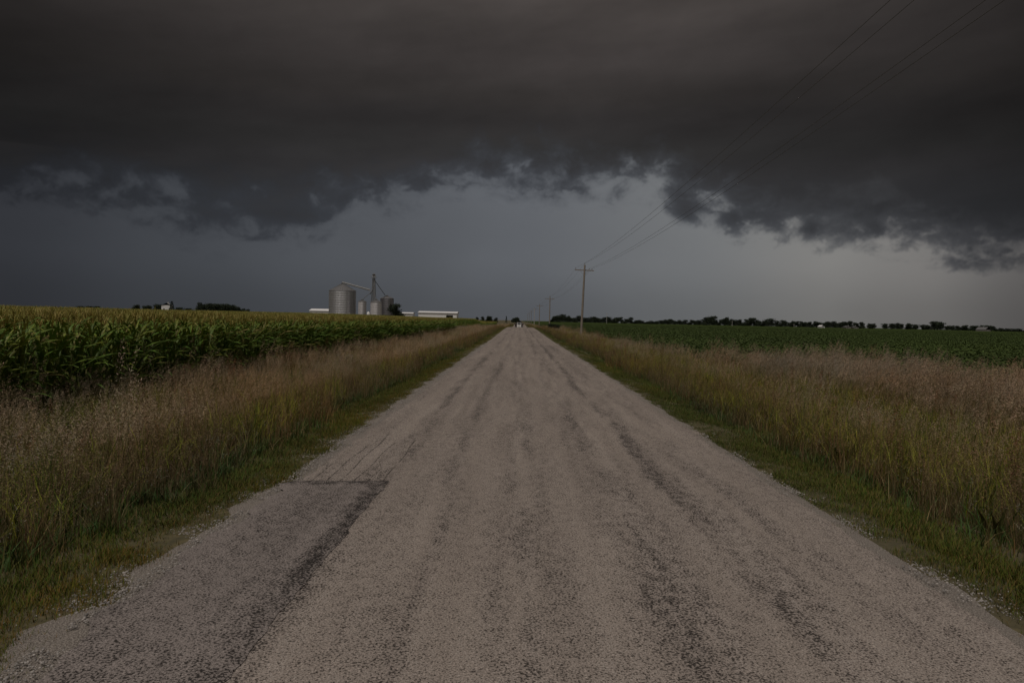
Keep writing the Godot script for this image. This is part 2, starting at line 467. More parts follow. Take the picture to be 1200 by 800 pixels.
func build_road() -> void:
	n_grain.seed = 21; n_grain.frequency = 37.0; n_grain.fractal_octaves = 3; n_grain.noise_type = FastNoiseLite.TYPE_SIMPLEX
	var road := Node3D.new()
	road.name = "road"
	add_child(road)
	tag(road, "pale chip sealed country road running straight to the horizon", "road", "", "structure")
	var chips := noise_map(0.2, 2, lin(0.25, 0.228, 0.214), lin(0.62, 0.565, 0.53), 512, 8, FastNoiseLite.TYPE_CELLULAR)
	var relief := chip_height(512, 8)
	var spans := [[4.0, -2.6, 0, 0, 0.0], [-2.6, -10.6, 1536, 1536, 0.10], [-10.6, -30.0, 1024, 1536, 0.14], [-30.0, -90.0, 512, 1024, 0.22], [-90.0, -150.0, 0, 0, 0.0], [-150.0, -210.0, 0, 0, 0.0], [-210.0, -900.0, 0, 0, 0.0]]
	var mats := {}
	for k in spans.size():
		var sp: Array = spans[k]
		if sp[2]:
			var m := paint("chip_seal", lin(0.83, 0.815, 0.80), 0.95)
			m.albedo_texture = chips
			m.heightmap_enabled = true
			m.heightmap_texture = relief
			m.heightmap_scale = 0.5
			m.metallic_specular = 0.25
			m.detail_enabled = true
			m.detail_blend_mode = BaseMaterial3D.BLEND_MODE_MUL
			m.detail_uv_layer = BaseMaterial3D.DETAIL_UV_2
			m.detail_albedo = road_picture(k, sp[2], sp[3], sp[0], sp[1], sp[4])
			mats[k] = m
	mats[0] = mats[1]; mats[4] = mats[3]; mats[5] = mats[3]; mats[6] = mats[3]
	for k in spans.size():
		var sp: Array = spans[k]
		var z0: float = sp[0]
		var z1: float = sp[1]
		var step := 0.16 if z0 > -30.0 else 0.6 if z0 > -90.0 else 2.5
		var rows := int(ceil((z0 - z1) / step))
		var xs := []
		for j in 23: xs.append(j / 22.0)
		var s := Shape.new()
		for r in rows + 1:
			var z := lerpf(z0, z1, float(r) / rows)
			var l := ROAD_L + 0.13 * n_fine.get_noise_2d(z * 6.0, 5.0) + 0.13 * n_soft.get_noise_2d(z * 7.0, 70.0)
			var rr := ROAD_R + 0.11 * n_fine.get_noise_2d(z * 6.0, 900.0) + 0.14 * n_soft.get_noise_2d(z * 6.0, 170.0)
			for f in xs:
				var x := lerpf(l, rr, f)
				var y := road_y(x, z)
				if f == 0.0 or f == 1.0: y -= 0.045
				s.put(Vector3(x, y, z), Vector3.UP)
				s.t.append(Vector2(x / 1.15, z / 1.15))
				s.t2.append(Vector2((x - ROAD_X0) / (ROAD_X1 - ROAD_X0), (z - z0) / (z1 - z0) if k < 6 else (z - z0) / -60.0))
		var w := xs.size()
		for j in rows:
			for q in w - 1:
				var a := j * w + q
				s.tri(a, a + w, a + 1); s.tri(a + 1, a + w, a + w + 1)
		part("surface", s.mesh(), mats[k], road)
	# the patch: newer, greyer seal over the left lane, tar showing along its joint
	var pm: StandardMaterial3D = mats[1].duplicate()
	pm.resource_name = "patch_seal"
	pm.detail_albedo = road_picture(20, 640, 1536, -2.6, -8.7, 0.12, -2.75, -1.15, true)
	setting("road_patch", strip_on_road(func(z): return ROAD_L + 0.05 + 0.13 * n_fine.get_noise_2d(z * 6.0, 5.0) + 0.13 * n_soft.get_noise_2d(z * 7.0, 70.0), func(z): return -1.345 + 0.025 * n_fine.get_noise_2d(z * 20.0, 33.0) + 0.02 * n_soft.get_noise_2d(z * 30.0, 9.0), -8.36, 3.5, 0.012, 20).mesh(), pm, "greyer rectangular repair patch in the road beside the corn side verge", "road patch")
	# gravelly shoulder strips
	var gm := paint("shoulder_gravel", lin(0.9, 0.88, 0.86), 0.95)
	gm.albedo_texture = noise_map(0.045, 4, lin(0.07, 0.06, 0.05), lin(0.52, 0.47, 0.43), 1024, 61)
	gm.heightmap_enabled = true
	gm.heightmap_texture = relief
	gm.heightmap_scale = 1.0
	for sd in 2:
		var sh := Shape.new()
		var sg := -1.0 if sd == 0 else 1.0
		var edge := -ROAD_L if sd == 0 else ROAD_R
		var zz := spread(3.0, -170.0, 0.14, 1.012)
		for z in zz:
			var out := 0.12 + 0.20 * n_fine.get_noise_2d(z * 4.0, 40.0 + sd * 9.0) + 0.16 * n_soft.get_noise_2d(z * 11.0, 20.0 + sd * 90.0)
			if sd == 1: out -= 0.12
			for q in 4:
				var x: float = sg * lerpf(edge - 0.2, edge + maxf(0.02, out), q / 3.0)
				sh.put(Vector3(x, ground_y(x, z) + [0.0, 0.03, 0.022, 0.002][q], z), Vector3.UP)
				sh.t.append(Vector2(x / 0.7, z / 0.7))
		for j in zz.size() - 1:
			for q in 3:
				var a := j * 4 + q
				if sd == 1:
					sh.tri(a, a + 4, a + 1); sh.tri(a + 1, a + 4, a + 5)
				else:
					sh.tri(a, a + 1, a + 4); sh.tri(a + 1, a + 5, a + 4)
		setting("road_shoulder", sh.mesh(), gm, "ragged strip of dusty gravel between the road and the " + ("corn" if sd == 0 else "bean") + " side verge", "road shoulder")

func strip_on_road(left: Callable, right: Callable, z0: float, z1: float, lift: float, across: int) -> Shape:
	var s := Shape.new()
	var rows := maxi(4, int((z1 - z0) / 0.07))
	for r in rows + 1:
		var z := lerpf(z1, z0, float(r) / rows)
		for q in across + 1:
			var jag := 0.025 * n_fine.get_noise_2d(q * 33.0, r * 7.0) if r == rows or r == 0 else 0.0
			var x := lerpf(left.call(z), right.call(z), float(q) / across)
			s.put(Vector3(x, road_y(x, z) + lift * (0.35 if q == 0 or q == across or r == rows else 1.0), z + jag), Vector3.UP)
			s.t.append(Vector2(x / 1.15, z / 1.15))
			s.t2.append(Vector2((x + 2.75) / 1.6, (z + 2.6) / -6.1))
	var w := across + 1
	for j in rows:
		for q in across:
			var a := j * w + q
			s.tri(a, a + w, a + 1); s.tri(a + 1, a + w, a + w + 1)
	return s

func build_gravel() -> void:
	var s := Shape.new()
	var k := s.v.size()
	for j in 3:
		for q in 6:
			var a := TAU * q / 6.0 + j * 0.5
			var r: float = [0.75, 1.0, 0.55][j] * rnd(0.8, 1.2)
			s.put(Vector3(cos(a) * r, [-0.35, 0.05, 0.5][j] * rnd(0.8, 1.2), sin(a) * r * 0.8), Vector3(cos(a), [-0.4, 0.2, 0.9][j], sin(a)).normalized())
	for j in 2:
		for q in 6:
			var a := k + j * 6 + q
			var b := k + j * 6 + (q + 1) % 6
			s.tri(a, b, a + 6); s.tri(b, b + 6, a + 6)
	var top := s.put(Vector3(0, 0.6, 0), Vector3.UP)
	for q in 6: s.tri(k + 12 + q, k + 12 + (q + 1) % 6, top)
	var where := []
	var tint := PackedColorArray()
	for j in 42000:
		var side := rng.randf() < 0.62
		var z := -2.5 - 55.0 * rng.randf() ** 1.7
		var x := (ROAD_L - 0.10 + rng.randfn(0.0, 0.16)) if side else (ROAD_R + 0.06 + rng.randfn(0.0, 0.14))
		if n_soft.get_noise_2d(x * 30.0, z * 14.0) < -0.12 + (0.0 if side else 0.3): continue
		var r := rnd(0.004, 0.010) * (1.6 if rng.randf() < 0.06 else 1.0)
		var y: float = maxf(ground_y(x, z), road_y(x, z) if x > ROAD_L - 0.05 and x < ROAD_R + 0.03 else -9.0)
		where.append(Transform3D(Basis.from_euler(Vector3(rnd(-0.4, 0.4), rnd(0, TAU), rnd(-0.4, 0.4))).scaled(Vector3(r, r * 0.8, r)), Vector3(x, y + r * 0.3, z)))
		var g := rnd(0.4, 1.25)
		tint.append(Color(0.30 * g, 0.275 * g, 0.255 * g))
	var m := paint("stone", Color.WHITE, 0.9)
	m.vertex_color_use_as_albedo = true
	scatter("loose_gravel", "loose pale gravel along the ragged edges of the road", "gravel", s.mesh(), m, where, tint)

# ------------------------------------------------------------------ grasses, beans, corn
func blade(s: Shape, base: Vector3, az: float, h: float, lean: float, w: float, col: Color, segs := 3) -> Vector3:
	var dir := Vector3(cos(az), 0, sin(az))
	var face := az + PI / 2 + rnd(-0.7, 0.7)
	var side := Vector3(cos(face), 0, sin(face))
	var pts := []; var sd := []; var hw := []; var cs := []
	for j in segs + 1:
		var t := float(j) / segs
		pts.append(base + Vector3.UP * h * (t - 0.45 * lean * t * t) + dir * h * lean * t * t)
		sd.append(side)
		hw.append(w * 0.5 * (1.0 - 0.85 * t * t))
		cs.append(col)
	s.strip(pts, sd, hw, cs)
	return pts[-1]

func leaflet(s: Shape, p: Vector3, along: Vector3, across: Vector3, l: float, w: float, col: Color) -> void:
	var nn := along.cross(across).normalized()
	if nn.y < 0.0:
		nn = -nn
		across = -across
	var a := s.put(p, nn, col)
	s.put(p + along * l * 0.5 + across * w * 0.5, (nn + across * 0.4).normalized(), col)
	s.put(p + along * l, nn, col)
	s.put(p + along * l * 0.5 - across * w * 0.5, (nn - across * 0.4).normalized(), col)
	s.tri(a, a + 1, a + 2); s.tri(a, a + 2, a + 3)

func rand_dir(flat := 1.0) -> Vector3:
	var v := Vector3(rng.randfn(), rng.randfn() * flat, rng.randfn())
	return v.normalized() if v.length() > 0.01 else Vector3.RIGHT

func vary(c: Color, by: float) -> Color:
	var f := rnd(1.0 - by, 1.0 + by)
	return Color(c.r * f * rnd(0.94, 1.06), c.g * f * rnd(0.94, 1.06), c.b * f)

func seed_head(s: Shape, top: Vector3, az: float, l: float, loose: float, count: int, col: Color, grain: float) -> void:
	var nod := Vector3(cos(az), 0, sin(az))
	for j in count:
		var t := float(j) / count
		var p := top + Vector3.UP * l * (t - 0.35 * loose * t * t) + nod * l * loose * t * t * 0.8
		var out := (rand_dir(0.3) + Vector3.UP * rnd(0.2, 1.0) + nod * 0.4).normalized()
		var reach := l * loose * 0.30 * (1.0 - 0.6 * t)
		leaflet(s, p + out * reach * rnd(0.2, 1.0), (out + Vector3(0, rnd(-0.6, 0.5), 0)).normalized(), rand_dir().cross(out).normalized(), rnd(0.55, 1.05) * grain, rnd(0.16, 0.27) * grain, vary(col, 0.18))

func tuft(spec: Dictionary) -> Mesh:
	var s := Shape.new()
	for j in spec.blades:
		var a := rnd(0, TAU)
		var r := spec.r * sqrt(rng.randf()) as float
		blade(s, Vector3(cos(a) * r, -0.05, sin(a) * r), rnd(0, TAU), rnd(spec.bh[0], spec.bh[1]), rnd(0.1, 0.75), rnd(spec.bw[0], spec.bw[1]), vary(spec.leaf[rng.randi() % spec.leaf.size()], 0.22))
	for j in spec.stems:
		var a := rnd(0, TAU)
		var r := spec.r * sqrt(rng.randf()) as float
		var az := rnd(-1.1, 0.7)
		var h := rnd(spec.sh[0], spec.sh[1])
		var col := vary(spec.stem, 0.15)
		var tip := blade(s, Vector3(cos(a) * r, -0.05, sin(a) * r), az, h, rnd(0.03, 0.26), spec.sw, col, 3)
		if spec.head > 0: seed_head(s, tip - Vector3(0, spec.hl * 0.15, 0), az, spec.hl * rnd(0.8, 1.2), spec.loose, spec.head, vary(spec.ear, 0.12), spec.get("grain", 0.03))
	return s.mesh()

func build_grass() -> void:
	var olive := lin(0.070, 0.066, 0.018)
	var green := lin(0.042, 0.072, 0.012)
	var straw := lin(0.205, 0.152, 0.072)
	var rose := lin(0.29, 0.215, 0.138)
	var gold := lin(0.205, 0.205, 0.026)
	var brown := lin(0.135, 0.090, 0.042)
	var brome := {"r": 0.17, "blades": 20, "bh": [0.3, 0.70], "bw": [0.005, 0.009], "leaf": [olive, straw, olive, brown, gold], "stems": 8, "sh": [0.55, 0.98], "sw": 0.006, "stem": straw, "head": 14, "hl": 0.16, "loose": 0.55, "ear": rose, "grain": 0.036}
	var fresh := {"r": 0.17, "blades": 38, "bh": [0.4, 0.78], "bw": [0.008, 0.014], "leaf": [gold, olive, green, gold, lin(0.12, 0.125, 0.018)], "stems": 3, "sh": [0.6, 0.8], "sw": 0.004, "stem": straw, "head": 8, "hl": 0.12, "loose": 0.4, "ear": straw}
	var dry := {"r": 0.15, "blades": 16, "bh": [0.22, 0.55], "bw": [0.005, 0.009], "leaf": [olive, brown, straw, green], "stems": 10, "sh": [0.40, 0.78], "sw": 0.006, "stem": brown, "head": 7, "hl": 0.10, "loose": 0.25, "ear": lin(0.19, 0.125, 0.068)}
	var plume := {"r": 0.2, "blades": 14, "bh": [0.5, 0.95], "bw": [0.008, 0.014], "leaf": [olive, green, brown], "stems": 7, "sh": [0.85, 1.22], "sw": 0.007, "stem": straw, "head": 34, "hl": 0.27, "loose": 0.5, "grain": 0.045, "ear": lin(0.30, 0.215, 0.145)}
	var lawn := {"r": 0.16, "blades": 60, "bh": [0.05, 0.15], "bw": [0.005, 0.009], "leaf": [green, lin(0.060, 0.088, 0.013), lin(0.085, 0.090, 0.016), lin(0.13, 0.10, 0.036)], "stems": 0, "sh": [0.1, 0.2], "sw": 0.004, "stem": straw, "head": 0, "hl": 0.1, "loose": 0.2, "ear": straw}
	var weed := {"r": 0.14, "blades": 18, "bh": [0.16, 0.4], "bw": [0.008, 0.016], "leaf": [green, lin(0.05, 0.08, 0.025), olive], "stems": 2, "sh": [0.3, 0.5], "sw": 0.005, "stem": brown, "head": 6, "hl": 0.08, "loose": 0.5, "ear": lin(0.2, 0.18, 0.13)}
	var rust := lin(0.15, 0.075, 0.04)
	var dock := {"r": 0.10, "blades": 15, "bh": [0.2, 0.5], "bw": [0.03, 0.06], "leaf": [green, lin(0.05, 0.075, 0.025), olive], "stems": 3, "sh": [0.5, 0.95], "sw": 0.009, "stem": rust, "head": 46, "hl": 0.32, "loose": 0.22, "ear": rust, "grain": 0.04}
	var kinds := [
		[brome, "brome_grass", "nodding tan seed headed grass filling the ditch"], [fresh, "ditch_grass", "yellow green grass growing among the tan seed heads"],
		[dry, "stem_grass", "short brown stemmed grass between the mown verge and the ditch"], [plume, "plume_grass", "tall pinkish plumed grass along the field side of the ditch"],
		[lawn, "verge_grass", "short green grass of the mown verge beside the road"], [weed, "verge_weed", "low leafy green weeds where the verge meets tall grass"], [dock, "broad_weed", "broad leaved weeds with rusty brown seed stalks in the tall grass"]]
	var mat := leafy("grass_blade", 0.8, 0.16)
	var meshes := []
	for k in kinds: meshes.append([tuft(k[0]), tuft(k[0])])
	for side in 2:
		var where := []
		var tint := []
		for k in kinds.size():
			where.append([[], []])
			tint.append([PackedColorArray(), PackedColorArray()])
		var inner := 2.42 if side == 0 else 2.98
		var width := 6.9 if side == 0 else 9.6
		for band in [[1.5, 12.0, 44.0, 1.0], [12.0, 32.0, 30.0, 1.0], [32.0, 75.0, 15.0, 1.25], [75.0, 190.0, 7.0, 1.7], [190.0, 420.0, 2.2, 2.4]]:
			var count := int((band[1] - band[0]) * width * band[2])
			for j in count:
				var d := rnd(band[0], band[1])
				var off := width * rng.randf()                       # metres out from the road's edge
				var x := (-inner - off) if side == 0 else (inner + off)
				if absf(x) > 0.72 * d + 3.5: continue
				if side == 1 and off > 6.3 + 3.3 * smoothstep(44.0, 22.0, d): continue
				var z := -d
				var drift := 0.35 * n_soft.get_noise_2d(z * 3.0, side * 500.0)
				var patch := n_soft.get_noise_2d(x * 5.0 + 77.0, z * 2.4)
				var patch2 := n_soft.get_noise_2d(x * 7.0 - 400.0, z * 3.5 + 60.0)
				var o := off + drift
				var knot := n_fine.get_noise_2d(x * 4.5, z * 4.5 + side * 80.0)      # clumps about half a metre across
				if o > 1.5 and knot < -0.22 and rng.randf() < 0.75: continue
				var k := 0
				var grow := 1.0
				if o < 0.9:
					k = 4
					if off < 0.22 and rng.randf() < (0.5 if side == 0 else 0.25) + 1.4 * patch: continue
					grow = 0.7 + 0.6 * smoothstep(0.2, 1.0, o)
				elif o < 1.45:
					k = 5 if rng.randf() < 0.45 else 4 if rng.randf() < 0.5 else 2
					grow = 0.85
				elif o < 2.6:
					k = 2 if rng.randf() < 0.72 - 0.5 * patch else 1
					if rng.randf() < 0.12: k = 5
					grow = 0.75 + 0.3 * smoothstep(1.4, 2.6, o)
				elif side == 0:
					k = 0 if patch + rnd(-0.3, 0.3) > -0.36 else 1
					if rng.randf() < 0.15: k = 2
					grow = 0.84 - 0.12 * smoothstep(4.0, 6.4, o)
				else:
					var far_edge := smoothstep(5.5, 7.2, o) * smoothstep(70.0, 30.0, d)
					if rng.randf() < far_edge * 0.8: k = 3
					else: k = 1 if rng.randf() < clampf(0.74 * exp(-pow((o - 4.4) / 2.0, 4.0)) + 0.9 * patch, 0.08, 0.95) else 0
					if o < 3.6 and rng.randf() < 0.25: k = 2
					grow = (0.88 if k == 1 else 0.76) + 0.12 * far_edge
				if o > 1.3 and rng.randf() < 0.016 + 0.05 * maxf(0.0, patch2):
					k = 6
					grow = rnd(0.8, 1.1)
				elif o > 2.4 and k != 3 and rng.randf() < (0.012 if side == 0 else 0.03):
					k = 3
					grow = rnd(0.75, 0.95)
				var across: float = grow * (band[3] if k != 4 and k != 5 else lerpf(1.0, band[3], 0.6))
				var tall: float = rnd(0.72, 1.16) * (1.0 + 0.25 * patch2 + 0.35 * knot)
				var b := Basis(Vector3.UP, rnd(-0.5, 0.5) if k in [0, 3] else rnd(0, TAU)).scaled(Vector3(across, grow * tall, across))
				var f := 1.0 + 0.32 * patch2 + 0.25 * knot + rnd(-0.2, 0.2)
				var warm := 1.0 + 0.2 * patch + rnd(-0.06, 0.06)
				if k == 4 and side == 0: warm += 0.22 * smoothstep(1.0, 0.2, o)
				for copy in (3 if k == 4 and d < 40.0 else 1):
					var v := (j + copy) % 2
					var sx := x + (0.0 if copy == 0 else rnd(-0.2, 0.2))
					var sz := z + (0.0 if copy == 0 else rnd(-0.3, 0.3))
					where[k][v].append(Transform3D(b.rotated(Vector3.UP, copy * 2.1), Vector3(sx, ground_y(sx, sz), sz)))
					tint[k][v].append(Color(f * warm, f, f * (2.0 - warm)))
		for k in kinds.size():
			for v in 2:
				scatter(kinds[k][1], kinds[k][2] + (" on the corn side" if side == 0 else " on the bean side"), "grass", meshes[k][v], mat, where[k][v], tint[k][v])

func build_beans() -> void:
	var mat := leafy("bean_leaf", 0.6, 0.25)
	var meshes := []
	for v in 6:
		var s := Shape.new()
		var wide := v > 2                                   # far off: a square of crop instead of one plant
		for j in (230 if wide else 60):
			var a := rnd(0, TAU)
			var r := 0.42 * sqrt(rng.randf())
			var p := Vector3(rnd(-0.85, 0.85), rnd(0.42, 0.70), rnd(-0.65, 0.65)) if wide else Vector3(cos(a) * r, rnd(0.25, 0.72) * (1.0 - 0.5 * r), sin(a) * r)
			var along := (Vector3(cos(a), rnd(-0.7, 0.35), sin(a)) + rand_dir() * 0.5).normalized()
			leaflet(s, p, along, along.cross((Vector3.UP + rand_dir() * 0.5).normalized()).normalized(), rnd(0.10, 0.15), rnd(0.07, 0.10), vary(lin(0.044, 0.066, 0.015), 0.25))
		if not wide:
			for j in 4: s.tube(Vector3.ZERO, Vector3(rnd(-0.2, 0.2), 0.5, rnd(-0.2, 0.2)), 0.006, 0.004, 3, lin(0.07, 0.07, 0.025), false)
		meshes.append(s.mesh())
	var where := [[], [], [], [], [], []]
	var tint := []
	for v in 6: tint.append(PackedColorArray())
	for zone in [[10.2, 12.0, 70.0, 0.66, 0.34, 1.1], [10.2, 70.0, 190.0, 1.6, 1.25, 1.0], [10.2, 190.0, 420.0, 3.2, 2.6, 2.0]]:
		var z: float = zone[1]
		while z < zone[2]:
			var x: float = zone[0]
			while x < 0.74 * z + 5.0:
				if x < 13.2 and z < 46.0 and x < 9.6 + 3.6 * smoothstep(46.0, 22.0, z):
					x += zone[3]
					continue
				var px: float = x + rnd(-0.08, 0.08) * zone[5]
				var pz: float = -z + rnd(-0.2, 0.2) * zone[5]
				var v: int = rng.randi() % 3 + (3 if zone[3] > 1.0 else 0)
				var big: float = zone[5] * rnd(0.9, 1.15)
				var turn := rnd(0, TAU) if v < 3 else 0.0 if rng.randf() < 0.5 else PI
				where[v].append(Transform3D(Basis(Vector3.UP, turn).scaled(Vector3(big, rnd(0.88, 1.12) * (1.0 + 0.08 * n_soft.get_noise_2d(px * 2.0, pz * 2.0)), big)), Vector3(px, ground_y(px, pz), pz)))
				var f := 1.0 + 0.3 * n_soft.get_noise_2d(px * 1.2, pz * 1.2) + rnd(-0.12, 0.12)
				tint[v].append(Color(f, f, f))
				x += zone[3]
			z += zone[4]
	for v in 6:
		scatter("bean_plants", "dark green bean plants in rows beyond the tall grass" if v < 3 else "dark green bean crop covering the open field farther out", "bean crop", meshes[v], mat, where[v], tint[v])
	var m := paint("bean_canopy", Color.WHITE, 0.9)
	m.metallic_specular = 0.0
	m.roughness = 1.0
	m.albedo_texture = noise_map(0.02, 5, lin(0.024, 0.036, 0.012), lin(0.054, 0.072, 0.024), 512, 31)
	m.uv1_triplanar = true
	m.uv1_world_triplanar = true
	m.uv1_scale = Vector3(0.06, 0.06, 0.06)
	var h := func(x: float, z: float) -> float:
		var near := smoothstep(10.5, 14.0, x)
		return ground_y(x, z) + lerpf(0.02, 0.42, near) + 0.1 * n_soft.get_noise_2d(x * 3.0, z * 3.0)
	setting("bean_field", sheet(spread(10.3, 3000.0, 1.0, 1.045), spread(12.0, -3000.0, 1.0, 1.025), h).mesh(), m, "dark green level bean field reaching to the far tree line", "bean field", "stuff")

func corn_leaf(len_: float, rise: float, droop: float, w: float, col: Color) -> Shape:
	var s := Shape.new()
	var p := Vector3.ZERO
	var segs := 8
	var twist := rnd(-0.5, 0.5)
	for j in segs + 1:
		var t := float(j) / segs
		var ang := rise - (rise + droop) * t ** 1.3
		var d := Vector3(cos(ang), sin(ang), 0)
		var half := w * 0.5 * (0.55 + 1.8 * t * (1.0 - t) * 1.6) * (1.0 - t ** 4) if t < 1.0 else 0.002
		var up := Vector3(-sin(ang), cos(ang), 0)
		var side := Vector3(0, 0, 1).rotated(d, twist * t)
		var wave := 0.008 * sin(t * 17.0 + twist * 9.0)
		s.put(p - side * half + up * (half * 0.35 + wave), (up + side * 0.5).normalized(), col)
		s.put(p, up, col)
		s.put(p + side * half + up * (half * 0.35 - wave), (up - side * 0.5).normalized(), col)
		p += d * len_ / segs
	for j in segs:
		for q in 2:
			var a := j * 3 + q
			s.tri(a, a + 3, a + 1); s.tri(a + 1, a + 3, a + 4)
	return s

func corn_spec() -> Dictionary:
	var leaves := []
	var a0 := rnd(0, TAU)
	for j in 12:
		var t := j / 11.0
		var az := a0 + PI * j + rnd(-0.5, 0.5)
		var y := lerpf(0.25, 1.62, t)
		var l := (0.7 + 0.5 * sin(PI * (0.15 + 0.75 * t))) * rnd(0.85, 1.2) * (1.0 - 0.38 * smoothstep(0.6, 1.0, t))
		var col := vary(lin(0.066, 0.130, 0.015).lerp(lin(0.16, 0.175, 0.025), rng.randf() ** 1.4), 0.22)
		if rng.randf() < 0.09: col = vary(lin(0.22, 0.18, 0.06), 0.2)          # a withered leaf here and there
		leaves.append([corn_leaf(l, lerpf(0.95, 1.36, t) + rnd(-0.12, 0.12), lerpf(0.85, -0.1, t) + rnd(-0.35, 0.4), lerpf(0.066, 0.045, t) * rnd(0.85, 1.15), col), Transform3D(Basis(Vector3.UP, -az), Vector3(0, y, 0))])
	var stalk := Shape.new()
	stalk.tube(Vector3(0, -0.05, 0), Vector3(0, 0.95, 0), 0.015, 0.013, 6, lin(0.10, 0.12, 0.035), false)
	stalk.tube(Vector3(0, 0.95, 0), Vector3(0, 1.98, 0), 0.013, 0.006, 6, lin(0.12, 0.13, 0.035), false)
	for j in 9: stalk.tube(Vector3(0, 0.15 + j * 0.2, 0), Vector3(0, 0.165 + j * 0.2, 0), 0.017, 0.017, 6, lin(0.13, 0.13, 0.05))
	var tassel := Shape.new()
	var straw := vary(lin(0.31, 0.25, 0.065), 0.15)
	for j in 8:
		var az := rnd(0, TAU)
		var lean := 0.05 if j == 0 else rnd(0.1, 0.5)
		var base := Vector3(0, 1.92 + rnd(0.0, 0.08), 0)
		var tip := blade(tassel, base, az, rnd(0.22, 0.38), lean, 0.024, vary(straw, 0.15), 3)
		for q in 6:
			var f := rnd(0.25, 1.0)
			leaflet(tassel, base.lerp(tip, f), (rand_dir() + Vector3.UP * 0.4).normalized(), rand_dir(), 0.03, 0.012, vary(straw, 0.2))
	return {"leaves": leaves, "stalk": stalk, "tassel": tassel}

func build_corn() -> void:
	var mat := leafy("corn_leaf", 0.55, 0.4)
	mat.metallic_specular = 0.4
	var protos := []
	var whole := []
	for v in 5:
		var spec := corn_spec()
		var p := Node3D.new()
		part("stalk", spec.stalk.mesh(), mat, p)
		var all := Shape.new()
		all.add(spec.stalk, Transform3D())
		for l in spec.leaves:
			part("leaf", l[0].mesh(), mat, p, l[1])
			all.add(l[0], l[1])
		part("tassel", spec.tassel.mesh(), mat, p)
		all.add(spec.tassel, Transform3D())
		protos.append(p)
		whole.append(all.mesh())
	var edge_x := -9.15
	var step := 0.185
	var where := [[], [], [], [], []]
	var tint := [PackedColorArray(), PackedColorArray(), PackedColorArray(), PackedColorArray(), PackedColorArray()]
	for row in 10:
		var z := -7.5
		while z > (-110.0 if row < 5 else -62.0):
			var x := edge_x - row * 0.76 + rnd(-0.06, 0.06)
			var pz := z + rnd(-0.04, 0.04)
			z -= step
			if absf(x) > 0.72 * -pz + 4.0: continue
			var v := rng.randi() % 5
			var tall := rnd(0.80, 0.91) * (1.0 + 0.05 * n_soft.get_noise_2d(x * 4.0, pz * 4.0))
			var t := Transform3D(Basis.from_euler(Vector3(rnd(-0.05, 0.05), rnd(0, TAU), rnd(-0.05, 0.05))).scaled(Vector3(1, tall, 1)), Vector3(x, ground_y(x, pz), pz))
			if (row == 0 and pz < -13.4 and pz > -50.5) or (row == 1 and pz < -14.6 and pz > -33.0):
				var o: Node3D = protos[v].duplicate()
				o.name = numbered("corn_plant")
				add_child(o, true)
				o.transform = t
				tag(o, "tasselled green corn plant in the edge row of the field facing the road" if row == 0 else "tasselled corn plant in the second row just behind the field edge row", "corn plant", "corn plants of the edge row" if row == 0 else "corn plants of the second row")
			else:
				where[v].append(t)
				var f := rnd(0.85, 1.15)
				tint[v].append(Color(f, f, f))
	for v in 5:
		scatter("corn_crop", "green tasselled corn standing thick behind and along the edge row", "corn crop", whole[v], mat, where[v], tint[v])
		protos[v].free()
	# the rest of the field, seen over the tassels: square blocks of corn, upper leaves and tassels only
	var blocks := []
	for v in 3:
		var s := Shape.new()
		for r in 3:
			for j in 9:
				var base := Vector3((r - 1) * 0.76 + rnd(-0.08, 0.08), rnd(-0.12, 0.1), (j - 4) * 0.25 + rnd(-0.06, 0.06))
				for l in 5:
					var col := vary(lin(0.066, 0.130, 0.015).lerp(lin(0.16, 0.175, 0.025), rng.randf() ** 1.4), 0.2)
					blade(s, base + Vector3(0, 0.95 + l * 0.19, 0), rnd(0, TAU), rnd(0.4, 0.65), rnd(0.2, 0.8), 0.05, col, 3)
				for l in 4:
					blade(s, base + Vector3(0, 1.88, 0), rnd(0, TAU), rnd(0.2, 0.36), rnd(0.05, 0.5), 0.028, vary(lin(0.31, 0.25, 0.065), 0.15), 2)
		blocks.append(s.mesh())
	var bw := [[], [], []]
	var bt := [PackedColorArray(), PackedColorArray(), PackedColorArray()]
	for zone in [[9.0, 62.0, 16.9, 1.0], [62.0, 110.0, 13.2, 1.0], [110.0, 200.0, 10.2, 1.0], [200.0, 330.0, 10.2, 1.25]]:
		var d: float = zone[0]
		while d < zone[1]:
			var x: float = zone[2]
			while x < 0.74 * d + 7.0 and x < 260.0:
				var v := rng.randi() % 3
				var g: float = zone[3]
				bw[v].append(Transform3D(Basis(Vector3.UP, 0.0 if rng.randf() < 0.5 else PI).scaled(Vector3(g, rnd(0.84, 0.90) * (1.0 + 0.03 * n_soft.get_noise_2d(x, d)), g)), Vector3(-x, ground_y(-x, -d), -d)))
				var f := 1.0 + 0.2 * n_soft.get_noise_2d(x * 2.0, d * 2.0)
				bt[v].append(Color(f, f, f))
				x += 2.28 * g
			d += 2.25 * zone[3]
	for v in 3:
		scatter("corn_field", "yellow green corn field with tan tassels reaching back to the farmstead", "corn field", blocks[v], mat, bw[v], bt[v])

